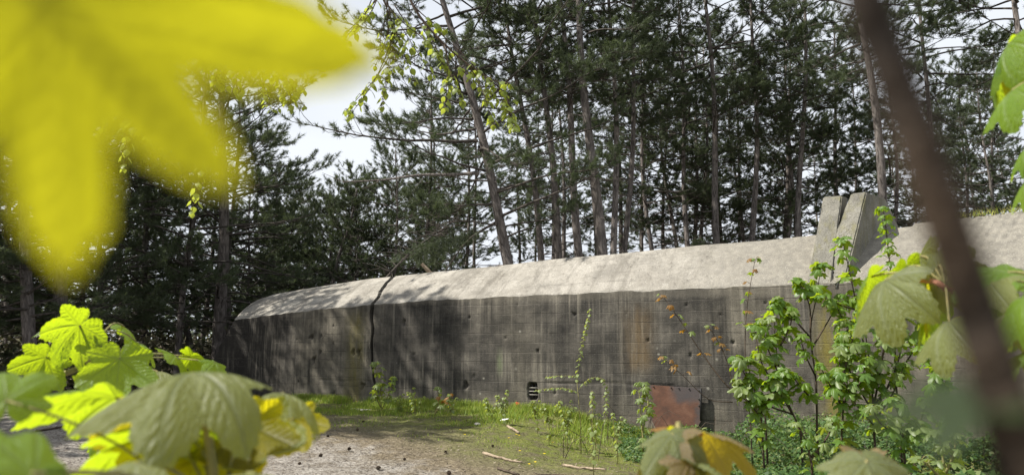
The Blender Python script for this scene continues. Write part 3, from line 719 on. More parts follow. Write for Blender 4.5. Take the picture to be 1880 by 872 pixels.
# deeper rows, no telling apart
k = 0
for px in list(range(770, 1910, 41)):
    Yd = rnd.uniform(32, 48); x = px + rnd.uniform(-18, 18)
    b = at(x, 500, Yd); b.z = .3
    pine(b, b + Vector((rnd.uniform(-.05, .05), rnd.uniform(-.05, .05), 1)), rnd.uniform(.10, .17), 'mid', 'slender dark pine in the deeper rows of the wood behind the bunker', 'deeper rows of pines behind the bunker', seed=100 + k, dead=8); k += 1
for px, Yd in [(150, 28), (190, 24), (270, 27), (370, 33), (420, 29), (90, 30), (20, 33), (330, 22.5), (250, 38), (-40, 26), (-80, 21), (160, 40)]:
    b = at(px, 600, Yd); b.z = .1
    pine(b, b + Vector((rnd.uniform(-.05, .05), rnd.uniform(-.05, .05), 1)), rnd.uniform(.10, .17), 'low', 'dark pine among the shaded wood left of the bunker', 'dark pines of the wood at the left', seed=200 + k, dead=14); k += 1
for px, Yd in [(450, 33), (480, 40), (520, 36), (550, 43), (590, 35), (640, 39), (660, 33), (700, 37), (735, 31), (760, 40), (800, 34), (500, 48), (610, 47), (690, 46), (830, 42), (440, 45)]:
    b = at(px, 600, Yd); b.z = .1
    pine(b, b + Vector((rnd.uniform(-.05, .05), rnd.uniform(-.05, .05), 1)), rnd.uniform(.08, .12), 'bushy', 'bushy younger pine in the lower wood behind the left part of the roof', 'bushy younger pines behind the bunker', seed=240 + k, dead=6); k += 1
# pines outside the frame on the left, whose shade falls on the wall's end and on the ground
for (x, y, kd) in [(-13.2, 11.3, 'shade'), (-12.7, 10.1, 'shade'), (-13.6, 12.4, 'shade'), (-14.6, 18.3, 'bushy'), (-12.8, 15.0, 'shade'), (-15.3, 19.5, 'bushy'), (-15.6, 18.4, 'bushy'), (-16.5, 11.4, 'shade')]:
    pine(Vector((x, y, 0)), Vector((x + .3, y, 10)), .17, kd, 'dark pine beside the clearing at the left, its shade on the wall', 'pines beside the clearing', seed=300 + k); k += 1
# the wood beyond
def far_wood():
    rs = np.random.RandomState(5); n_ = 2600
    az = rs.uniform(-.75, .75, n_); d = rs.uniform(70, 120, n_); P = np.stack([np.sin(az) * d, np.cos(az) * d, rs.uniform(.3, 1, n_) ** 1 * 0 + rs.uniform(.2, 7.5, n_)], -1)
    P[:, 2] *= np.where(P[:, 0] < -8, 1.1, .75)
    k_ = 7; Q = np.repeat(P, k_, 0) + rs.normal(size=(n_ * k_, 3)) * .7
    a = rs.normal(size=Q.shape) * .34; b = rs.normal(size=Q.shape) * .34
    V = np.stack([Q, Q + a, Q + b], 1)
    o = link('far_wood', tri_soup('far_wood', V, M['needle2'])); tag(o, 'far off mass of dark pines seen between the trunks', 'wood', kind='stuff')
far_wood()

def undergrowth():
    rs = np.random.RandomState(15); n_ = 1500
    px = rs.uniform(-250, 640, n_); Yd = rs.uniform(21, 60, n_); x = (px - CX) / F * Yd
    P = np.stack([x, Yd, 0 * x], -1); g_ = np.array([fbm(a * .25, b * .25, 30) for a, b in P[:, :2]]); P = P[g_ > -.15]
    P = P[np.array([walluv(p)[1] < -2.2 or walluv(p)[0] < UL0 - 2 for p in P])]; n_ = len(P)
    k_ = 46; Q = np.repeat(P, k_, 0); hh = np.repeat(rs.uniform(.5, 2.2, n_), k_)
    Q = Q + rs.normal(size=Q.shape) * [.45, .45, 0]; Q[:, 2] = hh * rs.uniform(0, 1, len(Q))
    V = leafcards(Q, rs.uniform(.10, .24, len(Q)), .4, rs)
    o = link('undergrowth', tri_soup('undergrowth', V, M['brush'], np.clip(rs.normal(.45, .25, len(Q)), 0, 1), 4)); tag(o, 'tangled brown and green undergrowth in the shade of the left wood', 'undergrowth', kind='stuff')
def leafcards(P, size, nrm_up, rs):
    n_ = len(P); nn = rs.normal(size=(n_, 3)) * .55 + np.array([-.15, -.2, nrm_up]); nn /= np.linalg.norm(nn, axis=1)[:, None]
    t = np.cross(nn, rs.normal(size=(n_, 3))); t /= np.linalg.norm(t, axis=1)[:, None]; s = np.cross(nn, t)
    sz = size[:, None]
    return np.stack([P - t * sz * .1, P + t * sz * .35 + s * sz * .42 - nn * sz * .1, P + t * sz * 1.0 - nn * sz * .22, P + t * sz * .35 - s * sz * .42 - nn * sz * .1], 1)
undergrowth()

# ------------------------------------------------------------------ leaves
def sycamore(name, nth, nr, droop, fold, wave, seed, mat, sinus=.40, broad=.05, teeth=.075, pw=.95, w_lat=.86, lat=.95, bas=.62, asym=0):
    rs = random.Random(seed)
    la, lb = lat if isinstance(lat, tuple) else (lat, lat)
    lob = [(0, 1.0), (w_lat, la), (-w_lat, lb), (2 * w_lat, bas), (-2 * w_lat, bas)]
    hw = w_lat / 2
    al = np.linspace(-math.pi + .05, math.pi - .05, nth)
    Rr = np.zeros(nth); ix = np.zeros(nth, int); dl = np.zeros(nth)
    for k, (c, L_) in enumerate(lob):
        q = np.abs(al - c) / hw
        tooth = teeth * (((q * 3.6 + k * .3) % 1.0) - .5) * np.clip(q * 3, 0, 1)
        r = L_ * (1 - sinus * np.clip(q, 0, 1.6) ** pw + broad * np.sin(np.clip(q, 0, 1) * math.pi) + tooth)
        m_ = r > Rr; Rr[m_] = r[m_]; ix[m_] = k; dl[m_] = (al - c)[m_]
    basef = np.clip((math.pi - np.abs(al)) / .75, 0, 1); Rr = np.maximum(Rr, .36 * basef ** .5 + .03); Rr *= (.25 + .75 * np.clip((math.pi - np.abs(al)) / .5, 0, 1) ** .6)
    rho = np.linspace(0, 1, nr + 1) ** .9
    ph = [rs.uniform(0, 6.28) for _ in range(6)]
    r = rho[:, None] * Rr[None]; A_ = al[None] + 0 * r
    kk = droop * (1 + .35 * np.sin(A_ * 2 + ph[0]) + asym * np.sin(A_))
    kk = np.where(np.abs(kk) < .02, .02, kk)
    h = np.sin(kk * r) / kk; z = -(1 - np.cos(kk * r)) / kk
    dq = np.abs(dl)[None] / hw
    z = z - fold * r * np.clip(dq, 0, 1.2) + wave * r * np.sin(A_ * 5 + ph[1] + r * 4) + wave * .5 * r * np.sin(A_ * 11 + ph[2])
    s_ = (r * np.cos(dl[None]) - r * np.abs(np.sin(dl[None])) * .9) * 10
    sv = np.exp(-((np.abs((s_ % 1) - .5)) / .11) ** 2) * .5 * np.clip(r * 4, 0, 1)
    z = z + .012 * (1 - 2 * sv) * np.clip(r * 3, 0, 1) * np.clip(dq * 4, 0, 1)
    P = np.stack([h * np.sin(A_), h * np.cos(A_), z], -1)
    vein = np.maximum(np.exp(-((r * np.abs(np.sin(dl))[None]) / .018) ** 2), sv)
    return grid_mesh(name, P, mat, None, {'vein': vein})
NEARM = {}
for i, (dr, fo, wa) in enumerate([(1.25, .13, .035), (.8, .10, .035), (1.6, .18, .04), (.35, .06, .04)]):
    NEARM[i] = sycamore('leaf', 150, 16, dr, fo, wa, 40 + i, M['syc'])
FARM = {}
for i, (dr, fo, wa) in enumerate([(.9, .18, .06), (1.3, .28, .07), (.5, .12, .08), (1.7, .3, .08)]):
    FARM[i] = sycamore('leaf', 60, 4, dr * .8, fo, wa, 60 + i, M['sap'], sinus=.52, teeth=.06)
LATS = (1.09, 1.29)
BIGM = sycamore('leaf', 240, 26, .12, .03, .02, 5, M['sycyel'], sinus=.50, w_lat=.69, lat=LATS, bas=.95, broad=.04, teeth=.04)
_mc = {}
def remat(me, mat):
    key = (me.name, mat.name)
    if key not in _mc:
        c = me.copy() if me.materials[0] != mat else me
        c.materials[0] = mat; _mc[key] = c
    return _mc[key]
def orient(tip, nrm):
    y = Vector(tip).normalized(); z = Vector(nrm); z = (z - y * z.dot(y)).normalized(); x = y.cross(z)
    return Matrix((x, y, z)).transposed()
def leaf(parent, me, pos, tip, nrm, size, mat=None, label=None, name='leaf'):
    if mat is not None: me = remat(me, mat)
    o = link(name, me, parent); o.location = Vector(pos) - parent.location
    o.rotation_mode = 'QUATERNION'; o.rotation_quaternion = orient(tip, nrm).to_quaternion(); o.scale = (size,) * 3
    if label: o['label'] = label
    return o
def curve(p0, p1, sag, n_=6):
    p0, p1 = Vector(p0), Vector(p1)
    return [p0.lerp(p1, i / n_) + Vector((0, 0, sag * math.sin(math.pi * i / n_))) for i in range(n_ + 1)]

# --- foreground plants -------------------------------------------------------
def fg_plant(name, label, foot, leaves, stems, cat='sapling', stem_mat='stem_green'):
    """leaves: (variant, px, py, depth, tip, normal, size, material); stems: lists of points with radii"""
    t = thing(name, label, cat, foot)
    for pts, r0, r1, mt in stems:
        mb = MB(); n_ = len(pts)
        mb.tube(pts, [r0 + (r1 - r0) * i / (n_ - 1) for i in range(n_)], 10); mb.build('stem', M[mt or stem_mat], t)
    for (v, px, py, d, tip, nrm, size, mt, hub) in leaves:
        p = near(px, py, d)
        leaf(t, NEARM[v] if not isinstance(v, str) else BIGM, p, tip, nrm, size, M[mt])
        if hub is not None:
            hp = Vector(hub); mb = MB(); mb.tube(curve(hp, p, .012), [size * .022] * 7, 6); mb.build('leaf_stalk', M['stem_green' if mt != 'sycbronze' else 'stem_red'], t)
    return t
def smooth_path(pts, n_=5):
    """Catmull-Rom through points"""
    P = [Vector(p) for p in pts]; P = [P[0] * 2 - P[1]] + P + [P[-1] * 2 - P[-2]]; o = []
    for i in range(1, len(P) - 2):
        a, b, c, d = P[i - 1:i + 3]
        for k in range(n_):
            t = k / n_; o.append(.5 * ((2 * b) + (c - a) * t + (2 * a - 5 * b + 4 * c - d) * t * t + (3 * b - a - 3 * c + d) * t ** 3))
    o.append(P[-2]); return o

# huge blurred leaf at the upper left, right before the lens
hubA = near(-320, -90, .072)
fg_plant('sycamore_branch', 'huge blurred bright yellow green leaf close to the lens, upper left', Vector((hubA.x - .08, hubA.y + .02, 0)),
    [('big', 66, -25, .050, (.67, .40, -.73), (.28, -.92, -.25), .0197, 'sycyel', hubA)],
    [(smooth_path([Vector((hubA.x - .08, hubA.y + .02, 0)), Vector((hubA.x - .09, hubA.y + .01, .8)), Vector((hubA.x - .05, hubA.y, 1.4)), hubA]), .007, .003, 'stem_brown')], cat='leafy branch')

# near cluster bottom left
h1 = near(400, 960, .46)
fg_plant('sycamore_sapling', 'near cluster of drooping grey green sycamore leaves glowing yellow beneath, bottom left', Vector((h1.x, h1.y + .02, 0)), [
    (0, 350, 684, .47, (.12, -1, -.02), (-.12, .02, 1), .088, 'sycgrey', h1),
    (0, 520, 722, .58, (.95, -.25, -.10), (.12, .15, .95), .058, 'sycgrey', h1),
    (2, 250, 850, .40, (-.8, -.2, -.1), (.1, -.2, .9), .055, 'sycgrey', h1),
    (1, 350, 800, .50, (-.9, -.1, .05), (.25, .55, .8), .085, 'syc', h1),
    (0, 455, 795, .52, (.35, -.5, -.75), (-.3, .65, .55), .066, 'sycgrey', h1),
    (0, 380, 830, .50, (-.1, -.3, -.9), (-.2, .85, .3), .06, 'sycyel', h1),
    (1, 290, 772, .50, (-.35, -.15, -.9), (-.2, .9, .25), .05, 'sycglow', h1),
    (0, 450, 778, .51, (.3, -.15, -.9), (-.25, .9, .25), .055, 'sycglow', h1),
    (1, 540, 768, .63, (.45, -.05, -.85), (-.3, .85, .3), .038, 'sycglow', h1),
    (1, 470, 870, .42, (.8, -.3, -.1), (.2, .1, .95), .05, 'sycgrey', h1),
    (1, 215, 730, .62, (-.9, -.1, .12), (.1, .45, .85), .085, 'syc', h1),
    (1, 60, 870, .27, (-.5, -.6, .3), (.3, -.45, .85), .062, 'syc', h1),
    (1, 10, 735, .40, (-.3, .3, .5), (.4, -.5, .6), .04, 'syc', h1),
 ], [(smooth_path([Vector((h1.x, h1.y + .02, 0)), Vector((h1.x - .03, h1.y + .03, .7)), h1]), .007, .0035, None), (smooth_path([h1, near(395, 880, .47), near(385, 800, .475)]), .0034, .002, None)])

# sharp young leaves behind, left
h2 = near(150, 672, 1.25); h3 = near(190, 610, 1.28)
fg_plant('sycamore_sapling', 'sharp bright green young sycamore sprig on slanting stem, left side', near(-150, 800, 1.2) - Vector((0, 0, near(-150, 800, 1.2).z)), [
    (1, 146, 597, 1.22, (-.45, -.25, -.60), (-.40, .62, .62), .088, 'syc', h2),
    (1, 140, 588, 1.34, (-.95, .1, .06), (-.2, -.05, .95), .085, 'syc', h2),
    (0, 165, 592, 1.28, (.80, -.45, -.40), (.3, .0, .9), .075, 'syc', h2),
    (0, 228, 600, 1.44, (.75, .2, -.5), (.45, .3, .75), .075, 'syc', h3),
    (1, 255, 632, 1.42, (.85, .3, -.45), (.3, .4, .8), .06, 'syc', h3),
    (3, 220, 658, 1.02, (.10, -.22, -.9), (-.45, .80, .25), .072, 'syc', h2),
    (1, 320, 652, 1.24, (.75, -.25, -.35), (.2, .35, .85), .07, 'syc', h2),
    (1, 84, 656, 1.20, (-.35, -.1, -.75), (-.4, .75, .45), .068, 'syc', h2),
    (1, 85, 652, 1.32, (-.95, .15, .05), (-.15, .1, .95), .065, 'syc', h2),
    (3, 112, 648, 1.27, (.75, -.2, .05), (-.1, .2, .95), .05, 'syc', h2),
    (2, 180, 682, 1.15, (.2, -.3, -.8), (-.1, .8, .5), .05, 'syc', h2),
    (1, 350, 655, 1.26, (.8, .1, -.5), (.0, .6, .75), .06, 'syc', h2),
    (1, 395, 665, 1.22, (.6, -.4, -.4), (.1, .2, .95), .05, 'syc', h2),
    (2, 290, 682, 1.1, (.9, -.1, -.05), (.0, -.1, .95), .06, 'sycgrey', h2),
    (2, 180, 800, 1.1, (-.2, -.5, -.4), (.1, .4, .9), .035, 'syc', None),
 ], [(smooth_path([near(-150, 800, 1.2) - Vector((0, 0, near(-150, 800, 1.2).z)), near(-120, 830, 1.2), near(20, 722, 1.22), near(100, 692, 1.24), h2, near(172, 640, 1.26), h3]), .008, .003, None),
     (smooth_path([h2, near(150, 640, 1.24), near(165, 605, 1.24)]), .003, .002, 'stem_red')])

# brown stem crossing the right side, with its leaves
st = [near(x_, y_, d_ * .56) for x_, y_, d_ in [(1572, -60, .125), (1612, 60, .126), (1660, 190, .126), (1708, 320, .126), (1758, 470, .125), (1815, 640, .123), (1854, 770, .121), (1884, 900, .12)]]
low = st[-1] + Vector((.012, .03, -.35)); foot = Vector((low.x + .05, low.y + .08, 0))
h4 = near(1735, 530, .85); h5 = near(1950, 560, .72); h6 = near(1960, 160, .8)
rs_ = fg_plant('sycamore_sapling', 'tall blurred brown sapling stem crossing the right side close to the lens', foot, [
    ('big', 1795, 715, .072, (-.95, .05, -.38), (-.28, -.06, .95), .0105, 'sapdark', None),
 ], [([foot, foot.lerp(low, .5), low] + st[::-1] + [st[0] + Vector((-.01, .02, .12))], .0029, .00195, 'stem_brown')])
h4f = Vector((h4.x + .28, h4.y + .1, 0))
fg_plant('sycamore_sapling', 'pale drooping sycamore leaves hanging before the bunker wall at right, behind the brown stem', h4f, [
    (0, 1625, 515, .90, (-.55, -.35, -.62), (-.45, .1, .85), .095, 'sycgrey', h4),
    (1, 1600, 508, 1.0, (-.5, .2, -.5), (-.3, .5, .8), .07, 'syc', h4),
    (0, 1690, 470, .95, (-.2, -.2, -.8), (-.6, .4, .6), .075, 'sycgrey', h4),
    (2, 1722, 490, .88, (.10, -.35, -.85), (-.7, .0, .7), .08, 'sycgrey', h4),
    (3, 1700, 520, .92, (-.1, .2, -.9), (-.75, .5, .35), .075, 'sycyel', h4),
    (1, 1720, 560, .92, (-.6, .2, -.5), (-.4, .6, .6), .07, 'syc', h4),
    (0, 1742, 590, .72, (-.75, -.2, -.55), (-.4, .1, .85), .065, 'sycgrey', h4),
    (1, 1665, 490, .98, (.3, .3, -.6), (-.3, .7, .5), .06, 'syc', h4),
    (2, 1650, 540, .96, (.1, -.1, -.9), (-.7, .6, .3), .05, 'sycyel', h4),
    (1, 1760, 470, .96, (.4, -.3, -.5), (-.2, .3, .9), .06, 'sycgrey', h4),
 ], [(smooth_path([h4f, Vector((h4f.x - .02, h4f.y, .9)), near(1830, 640, .88), h4, near(1690, 515, .88), near(1640, 512, .89)]), .006, .002, 'stem_red')])
h5f = Vector((h5.x + .1, h5.y + .05, 0))
fg_plant('sycamore_sapling', 'sycamore leaves along the right edge below the roof line', h5f, [
    (0, 1822, 520, .72, (-.8, -.1, -.35), (-.35, .3, .85), .06, 'sycgrey', h5),
    (1, 1850, 500, .75, (-.75, .3, -.05), (-.5, -.3, .8), .065, 'syc', h5),
    (2, 1850, 575, .66, (-.85, -.2, -.3), (-.2, .2, .95), .065, 'sycgrey', h5),
    (0, 1885, 545, .62, (-.5, -.3, -.7), (-.6, .0, .7), .06, 'syc', h5),
    (1, 1850, 610, .74, (-.7, .2, -.35), (-.3, .6, .7), .06, 'syc', h5),
    (1, 1885, 645, .70, (-.8, -.1, -.3), (-.3, .2, .9), .045, 'syc', h5),
    (3, 1840, 545, .78, (-.7, .2, -.5), (-.3, .8, .4), .05, 'syc', h5),
    (1, 1885, 605, .70, (-.5, -.2, -.6), (-.3, .6, .6), .05, 'sycyel', h5),
 ], [(smooth_path([h5f, Vector((h5f.x + .02, h5f.y, .9)), h5]), .006, .003, 'stem_green')])
h6f = Vector((h6.x + .2, h6.y + .05, 0))
fg_plant('sycamore_sapling', 'fresh green sycamore leaves hanging at the upper right corner', h6f, [
    (0, 1852, 80, .80, (-.6, -.2, -.65), (-.5, .3, .8), .07, 'syc', h6),
    (1, 1850, 108, .84, (-.5, .2, -.55), (-.5, .6, .5), .07, 'syc', h6),
    (0, 1860, 165, .76, (-.7, -.2, -.55), (-.5, .1, .8), .06, 'syc', h6),
    (2, 1842, 122, .82, (-.3, -.1, -.8), (-.8, .3, .5), .06, 'sycyel', h6),
    (1, 1888, 265, .80, (-.6, -.1, -.6), (-.5, .3, .7), .05, 'syc', h6),
    (1, 1890, 325, .80, (-.6, -.1, -.6), (-.5, .3, .7), .05, 'syc', h6),
 ], [(smooth_path([h6f, Vector((h6f.x + .05, h6f.y, 1.2)), near(2010, 330, .8), h6]), .007, .003, 'stem_brown')])
# bronze leaves bottom middle-right
h7 = near(1255, 900, .62)
fg_plant('sycamore_sapling', 'bronze and yellow young sycamore leaves at the bottom before the rusty plate', Vector((h7.x, h7.y, 0)), [
    (0, 1225, 800, .62, (-.75, -.45, -.35), (-.2, .35, .9), .062, 'sycbronze', h7),
    (0, 1235, 797, .60, (.1, -.8, -.45), (-.1, .2, .95), .05, 'sycgrey', h7),
    (2, 1205, 812, .64, (-.7, -.1, -.6), (-.3, .7, .5), .06, 'sycyel', h7),
    (1, 1290, 796, .64, (.90, -.1, -.22), (.25, .3, .9), .062, 'sycbronze', h7),
    (0, 1262, 850, .58, (.3, -.6, -.6), (.0, .4, .9), .045, 'sycbronze', h7),
    (1, 1275, 848, .60, (.85, -.3, -.3), (.1, .3, .9), .055, 'sycgrey', h7),
    (2, 1215, 850, .60, (-.8, -.3, -.3), (.0, .3, .9), .045, 'sycgrey', h7),
    (1, 1240, 790, .68, (.1, .6, .2), (.1, -.5, .8), .035, 'sycred', h7),
 ], [(smooth_path([Vector((h7.x, h7.y, 0)), Vector((h7.x + .02, h7.y, .7)), h7, near(1248, 850, .63), near(1240, 805, .635)]), .006, .002, 'stem_green')])
h8 = near(1590, 950, .55)
fg_plant('sycamore_sapling', 'domed reddish sycamore leaf at the bottom edge right of the bronze ones', Vector((h8.x, h8.y, 0)), [
    (0, 1592, 845, .56, (-.05, -.75, -.5), (.05, .3, .95), .065, 'sycgrey', h8),
    (0, 1590, 836, .60, (.5, -.4, -.5), (.1, .3, .95), .062, 'sycbronze', h8),
    (1, 1570, 842, .60, (-.7, -.3, -.5), (-.1, .3, .95), .055, 'sycbronze', h8),
 ], [(smooth_path([Vector((h8.x, h8.y, 0)), Vector((h8.x + .02, h8.y, .7)), h8]), .005, .002, 'stem_green')])

# --- plants by the wall -------------------------------------------------------
def wild(name, label, stems, cat='sapling', leafset=FARM, mat='sap', size=(.12, .205), step=.115, f0=.28, pet=.09, stem_mat='stem_dark', seed=0, foot=None, group=None, tip_n=4, alt=None, droop=.35):
    rs = random.Random(seed)
    paths = []
    for s in stems:
        pts = [at(px, py, Yd) for px, py, Yd in s['p']]; paths.append((smooth_path(pts, 4), s))
    ft = Vector(foot) if foot is not None else Vector(paths[0][0][0])
    t = thing(name, label, cat, ft, group)
    mb = MB(); LV = []
    for P, s in paths:
        if s is paths[0][1] and foot is None and cat != 'hanging branch':
            b0 = P[0].copy(); b0.z = min(b0.z - .02, gz(b0.x, b0.y) - .02); P.insert(0, b0)
        r0, r1 = s.get('r', (.014, .004)); n_ = len(P)
        mb.tube(P, [r0 + (r1 - r0) * i / (n_ - 1) for i in range(n_)], 6)
        ln = [0]
        for i in range(1, n_): ln.append(ln[-1] + (P[i] - P[i - 1]).length)
        tot = ln[-1]; q = s.get('f0', f0) * tot; ph = rs.uniform(0, 3)
        def pt(q):
            for i in range(1, n_):
                if ln[i] >= q: f = (q - ln[i - 1]) / max(1e-6, ln[i] - ln[i - 1]); return P[i - 1].lerp(P[i], f), (P[i] - P[i - 1]).normalized()
            return P[-1], (P[-1] - P[-2]).normalized()
        stp = s.get('step', step)
        while q < tot - .02:
            p, d = pt(q); ph += 1.57 + rs.uniform(-.3, .3)
            for a in (0, math.pi):
                if rs.random() < .12: continue
                LV.append((p, d, ph + a, rs.uniform(.6, 1.15), q / tot))
            q += stp * rs.uniform(.7, 1.3)
        for k in range(s.get('tip', tip_n)): LV.append((P[-1], (P[-1] - P[-2]).normalized(), ph + k * 1.6, rs.uniform(.3, .8), 1.0))
    for p, d, a, k, f in LV:
        e = Vector((math.cos(a), math.sin(a), .35 + rs.uniform(-.2, .3))) + d * .35; e.normalize()
        q = p + e * pet * k * rs.uniform(.7, 1.3)
        mb.tube([p, p.lerp(q, .5) + Vector((0, 0, .01)), q], [.0035, .003, .0025], 4, cap=False)
        tip = Vector((e.x, e.y, -droop + rs.uniform(-.35, .25))); nrm = Vector((e.x * .5 + rs.uniform(-.3, .3), e.y * .5 + rs.uniform(-.3, .3), .9))
        mt = mat if alt is None or rs.random() > alt[1] else alt[0]
        leaf(t, leafset[rs.randint(0, len(leafset) - 1)], q, tip, nrm, rs.uniform(*size) * (.75 if f == 1.0 else 1), M[mt])
    mb.build('stem', M[stem_mat], t)
    return t
wild('sycamore_sapling', 'thin arching sapling with sparse orange leaves before the middle of the wall', [
    {'p': [(1405, 765, 10.0), (1375, 738, 10.0), (1335, 708, 10.0), (1290, 650, 10.1), (1250, 590, 10.1), (1218, 545, 10.2)], 'f0': .66, 'step': .16},
    {'p': [(1345, 738, 9.9), (1300, 732, 9.9), (1255, 690, 9.9), (1218, 658, 9.9)], 'f0': .7, 'r': (.008, .003)},
    {'p': [(1348, 720, 10.3), (1330, 650, 10.3), (1302, 600, 10.3)], 'f0': .6, 'r': (.008, .003), 'tip': 3}], mat='sycred', size=(.055, .10), seed=1, alt=('sappale', .4))
wild('sycamore_sapling', 'slender upright sapling with reddish top leaves against the roof edge', [
    {'p': [(1378, 780, 10.3), (1368, 650, 10.3), (1372, 560, 10.3), (1386, 478, 10.3)], 'f0': .62, 'step': .15, 'r': (.010, .003)}], mat='sycred', size=(.06, .10), seed=2, alt=('sap', .35))
wild('sycamore_sapling', 'bushy bright green sapling left of the yellow stained wall strip', [
    {'p': [(1470, 790, 9.8), (1440, 720, 9.8), (1425, 640, 9.9), (1420, 560, 9.9)], 'f0': .45},
    {'p': [(1440, 720, 9.8), (1400, 670, 9.7), (1385, 600, 9.7)], 'f0': .4},
    {'p': [(1432, 690, 9.9), (1410, 640, 9.9), (1398, 590, 10.0)], 'f0': .3},
    {'p': [(1440, 720, 9.8), (1380, 700, 9.6), (1352, 660, 9.6)], 'f0': .4},
    {'p': [(1430, 640, 9.9), (1450, 600, 9.8), (1455, 570, 9.8)], 'f0': .3},
    {'p': [(1455, 760, 9.7), (1400, 740, 9.5), (1365, 710, 9.5)], 'f0': .4},
    {'p': [(1455, 760, 9.7), (1432, 720, 9.5), (1420, 690, 9.5)], 'f0': .4}], seed=3, alt=('sappale', .25))
wild('sycamore_sapling', 'forked sapling reaching above the roof edge before the buttress blocks', [
    {'p': [(1500, 800, 9.9), (1498, 700, 9.9), (1488, 610, 10.0), (1500, 540, 10.0), (1507, 488, 10.0)], 'f0': .85, 'step': .10, 'tip': 6, 'r': (.016, .004)},
    {'p': [(1488, 610, 10.0), (1486, 560, 10.0), (1466, 515, 10.0)], 'f0': .62, 'step': .10, 'tip': 6},
    {'p': [(1490, 640, 10.0), (1520, 590, 10.0), (1545, 545, 10.0)], 'f0': .75, 'tip': 5},
    {'p': [(1488, 620, 10.0), (1445, 570, 9.9), (1428, 550, 9.9)], 'f0': .6},
    {'p': [(1497, 690, 9.9), (1478, 650, 9.7), (1470, 620, 9.7)], 'f0': .5},
    {'p': [(1498, 740, 9.8), (1470, 710, 9.6), (1455, 690, 9.6)], 'f0': .3}], seed=4, alt=('sappale', .2))
wild('sycamore_sapling', 'sapling rising past the roof edge to the front of the cracked block', [
    {'p': [(1600, 720, 9.9), (1580, 600, 9.9), (1560, 500, 9.9), (1546, 440, 9.9)], 'f0': .62, 'step': .12, 'tip': 5, 'r': (.013, .004)},
    {'p': [(1585, 640, 9.9), (1550, 590, 9.8), (1535, 560, 9.8)], 'f0': .4},
    {'p': [(1575, 570, 9.9), (1530, 555, 9.8), (1510, 545, 9.8)], 'f0': .6}], seed=5)
wild('sycamore_sapling', 'narrow leafy sapling shoot standing before the dark side of the block', [
    {'p': [(1645, 700, 9.9), (1640, 560, 9.9), (1630, 450, 9.9), (1622, 385, 9.9)], 'f0': .74, 'step': .08, 'tip': 6, 'r': (.013, .004)}], seed=6, size=(.09, .13))
wild('sycamore_sapling', 'dense pale leaved sapling clump against the right part of the wall', [
    {'p': [(1605, 800, 9.5), (1600, 700, 9.5), (1590, 620, 9.5), (1580, 570, 9.5)], 'f0': .3, 'step': .13},
    {'p': [(1605, 760, 9.5), (1560, 680, 9.4), (1545, 620, 9.4)], 'f0': .3, 'step': .13},
    {'p': [(1605, 760, 9.5), (1650, 660, 9.5), (1665, 560, 9.6)], 'f0': .4, 'step': .13},
    {'p': [(1605, 780, 9.4), (1570, 740, 9.2), (1545, 690, 9.2)], 'f0': .2, 'step': .13},
    {'p': [(1605, 740, 9.5), (1620, 660, 9.3), (1625, 600, 9.3)], 'f0': .2, 'step': .13},
    {'p': [(1608, 770, 9.5), (1640, 720, 9.3), (1660, 670, 9.3)], 'f0': .3, 'step': .13},
    {'p': [(1608, 740, 9.5), (1680, 640, 9.6), (1705, 580, 9.6)], 'f0': .4, 'step': .13},
    {'p': [(1600, 700, 9.5), (1640, 600, 9.5), (1640, 545, 9.5)], 'f0': .4, 'step': .13},
    {'p': [(1600, 690, 9.5), (1570, 640, 9.6), (1550, 590, 9.6)], 'f0': .3, 'step': .13}], seed=7, mat='sappale', alt=('sap', .55))
wild('sycamore_sapling', 'spreading green sapling between the forked one and the dense pale clump', [
    {'p': [(1545, 800, 9.3), (1548, 740, 9.3), (1540, 690, 9.3), (1545, 640, 9.3)], 'f0': .25},
    {'p': [(1548, 750, 9.3), (1520, 700, 9.2), (1505, 670, 9.2)], 'f0': .3},
    {'p': [(1548, 740, 9.3), (1580, 700, 9.2), (1590, 660, 9.2)], 'f0': .3},
    {'p': [(1546, 700, 9.3), (1560, 640, 9.3), (1575, 600, 9.3)], 'f0': .3}], seed=13, alt=('sappale', .4))
wild('sycamore_sapling', 'low leafy sapling left of the forked one near the wall foot', [
    {'p': [(1400, 800, 9.6), (1395, 750, 9.6), (1380, 700, 9.6), (1372, 660, 9.6)], 'f0': .3},
    {'p': [(1396, 760, 9.6), (1420, 720, 9.5), (1440, 680, 9.5)], 'f0': .3},
    {'p': [(1396, 765, 9.6), (1370, 730, 9.5), (1355, 700, 9.5)], 'f0': .4}], seed=14, alt=('sappale', .5))
wild('sycamore_sapling', 'loose pale green shoots low beside the blurred stem among the ivy', [
    {'p': [(1660, 830, 8.4), (1655, 780, 8.4), (1640, 735, 8.4)], 'f0': .3},
    {'p': [(1660, 810, 8.4), (1690, 770, 8.4), (1700, 735, 8.4)], 'f0': .3},
    {'p': [(1656, 800, 8.4), (1620, 780, 8.3), (1600, 750, 8.3)], 'f0': .3}], seed=15, mat='sappale', alt=('sap', .6))
wild('sycamore_sapling', 'low spreading shoots in the ivy between the bronze leaves and the reddish leaf', [
    {'p': [(1490, 850, 8.2), (1480, 810, 8.2), (1462, 780, 8.2)], 'f0': .3},
    {'p': [(1490, 840, 8.2), (1520, 800, 8.2), (1530, 770, 8.2)], 'f0': .3}], seed=16, mat='sap', alt=('sappale', .4), size=(.09, .14))
wild('sycamore_sapling', 'low sapling in shade below the blurred stem at right', [
    {'p': [(1740, 760, 9.0), (1730, 700, 9.0), (1700, 640, 9.0)], 'f0': .4},
    {'p': [(1740, 760, 9.0), (1715, 690, 8.9), (1725, 690, 8.9)], 'f0': .3},
    {'p': [(1720, 790, 8.6), (1690, 790, 8.4), (1680, 800, 8.3)], 'f0': .3}], seed=8)
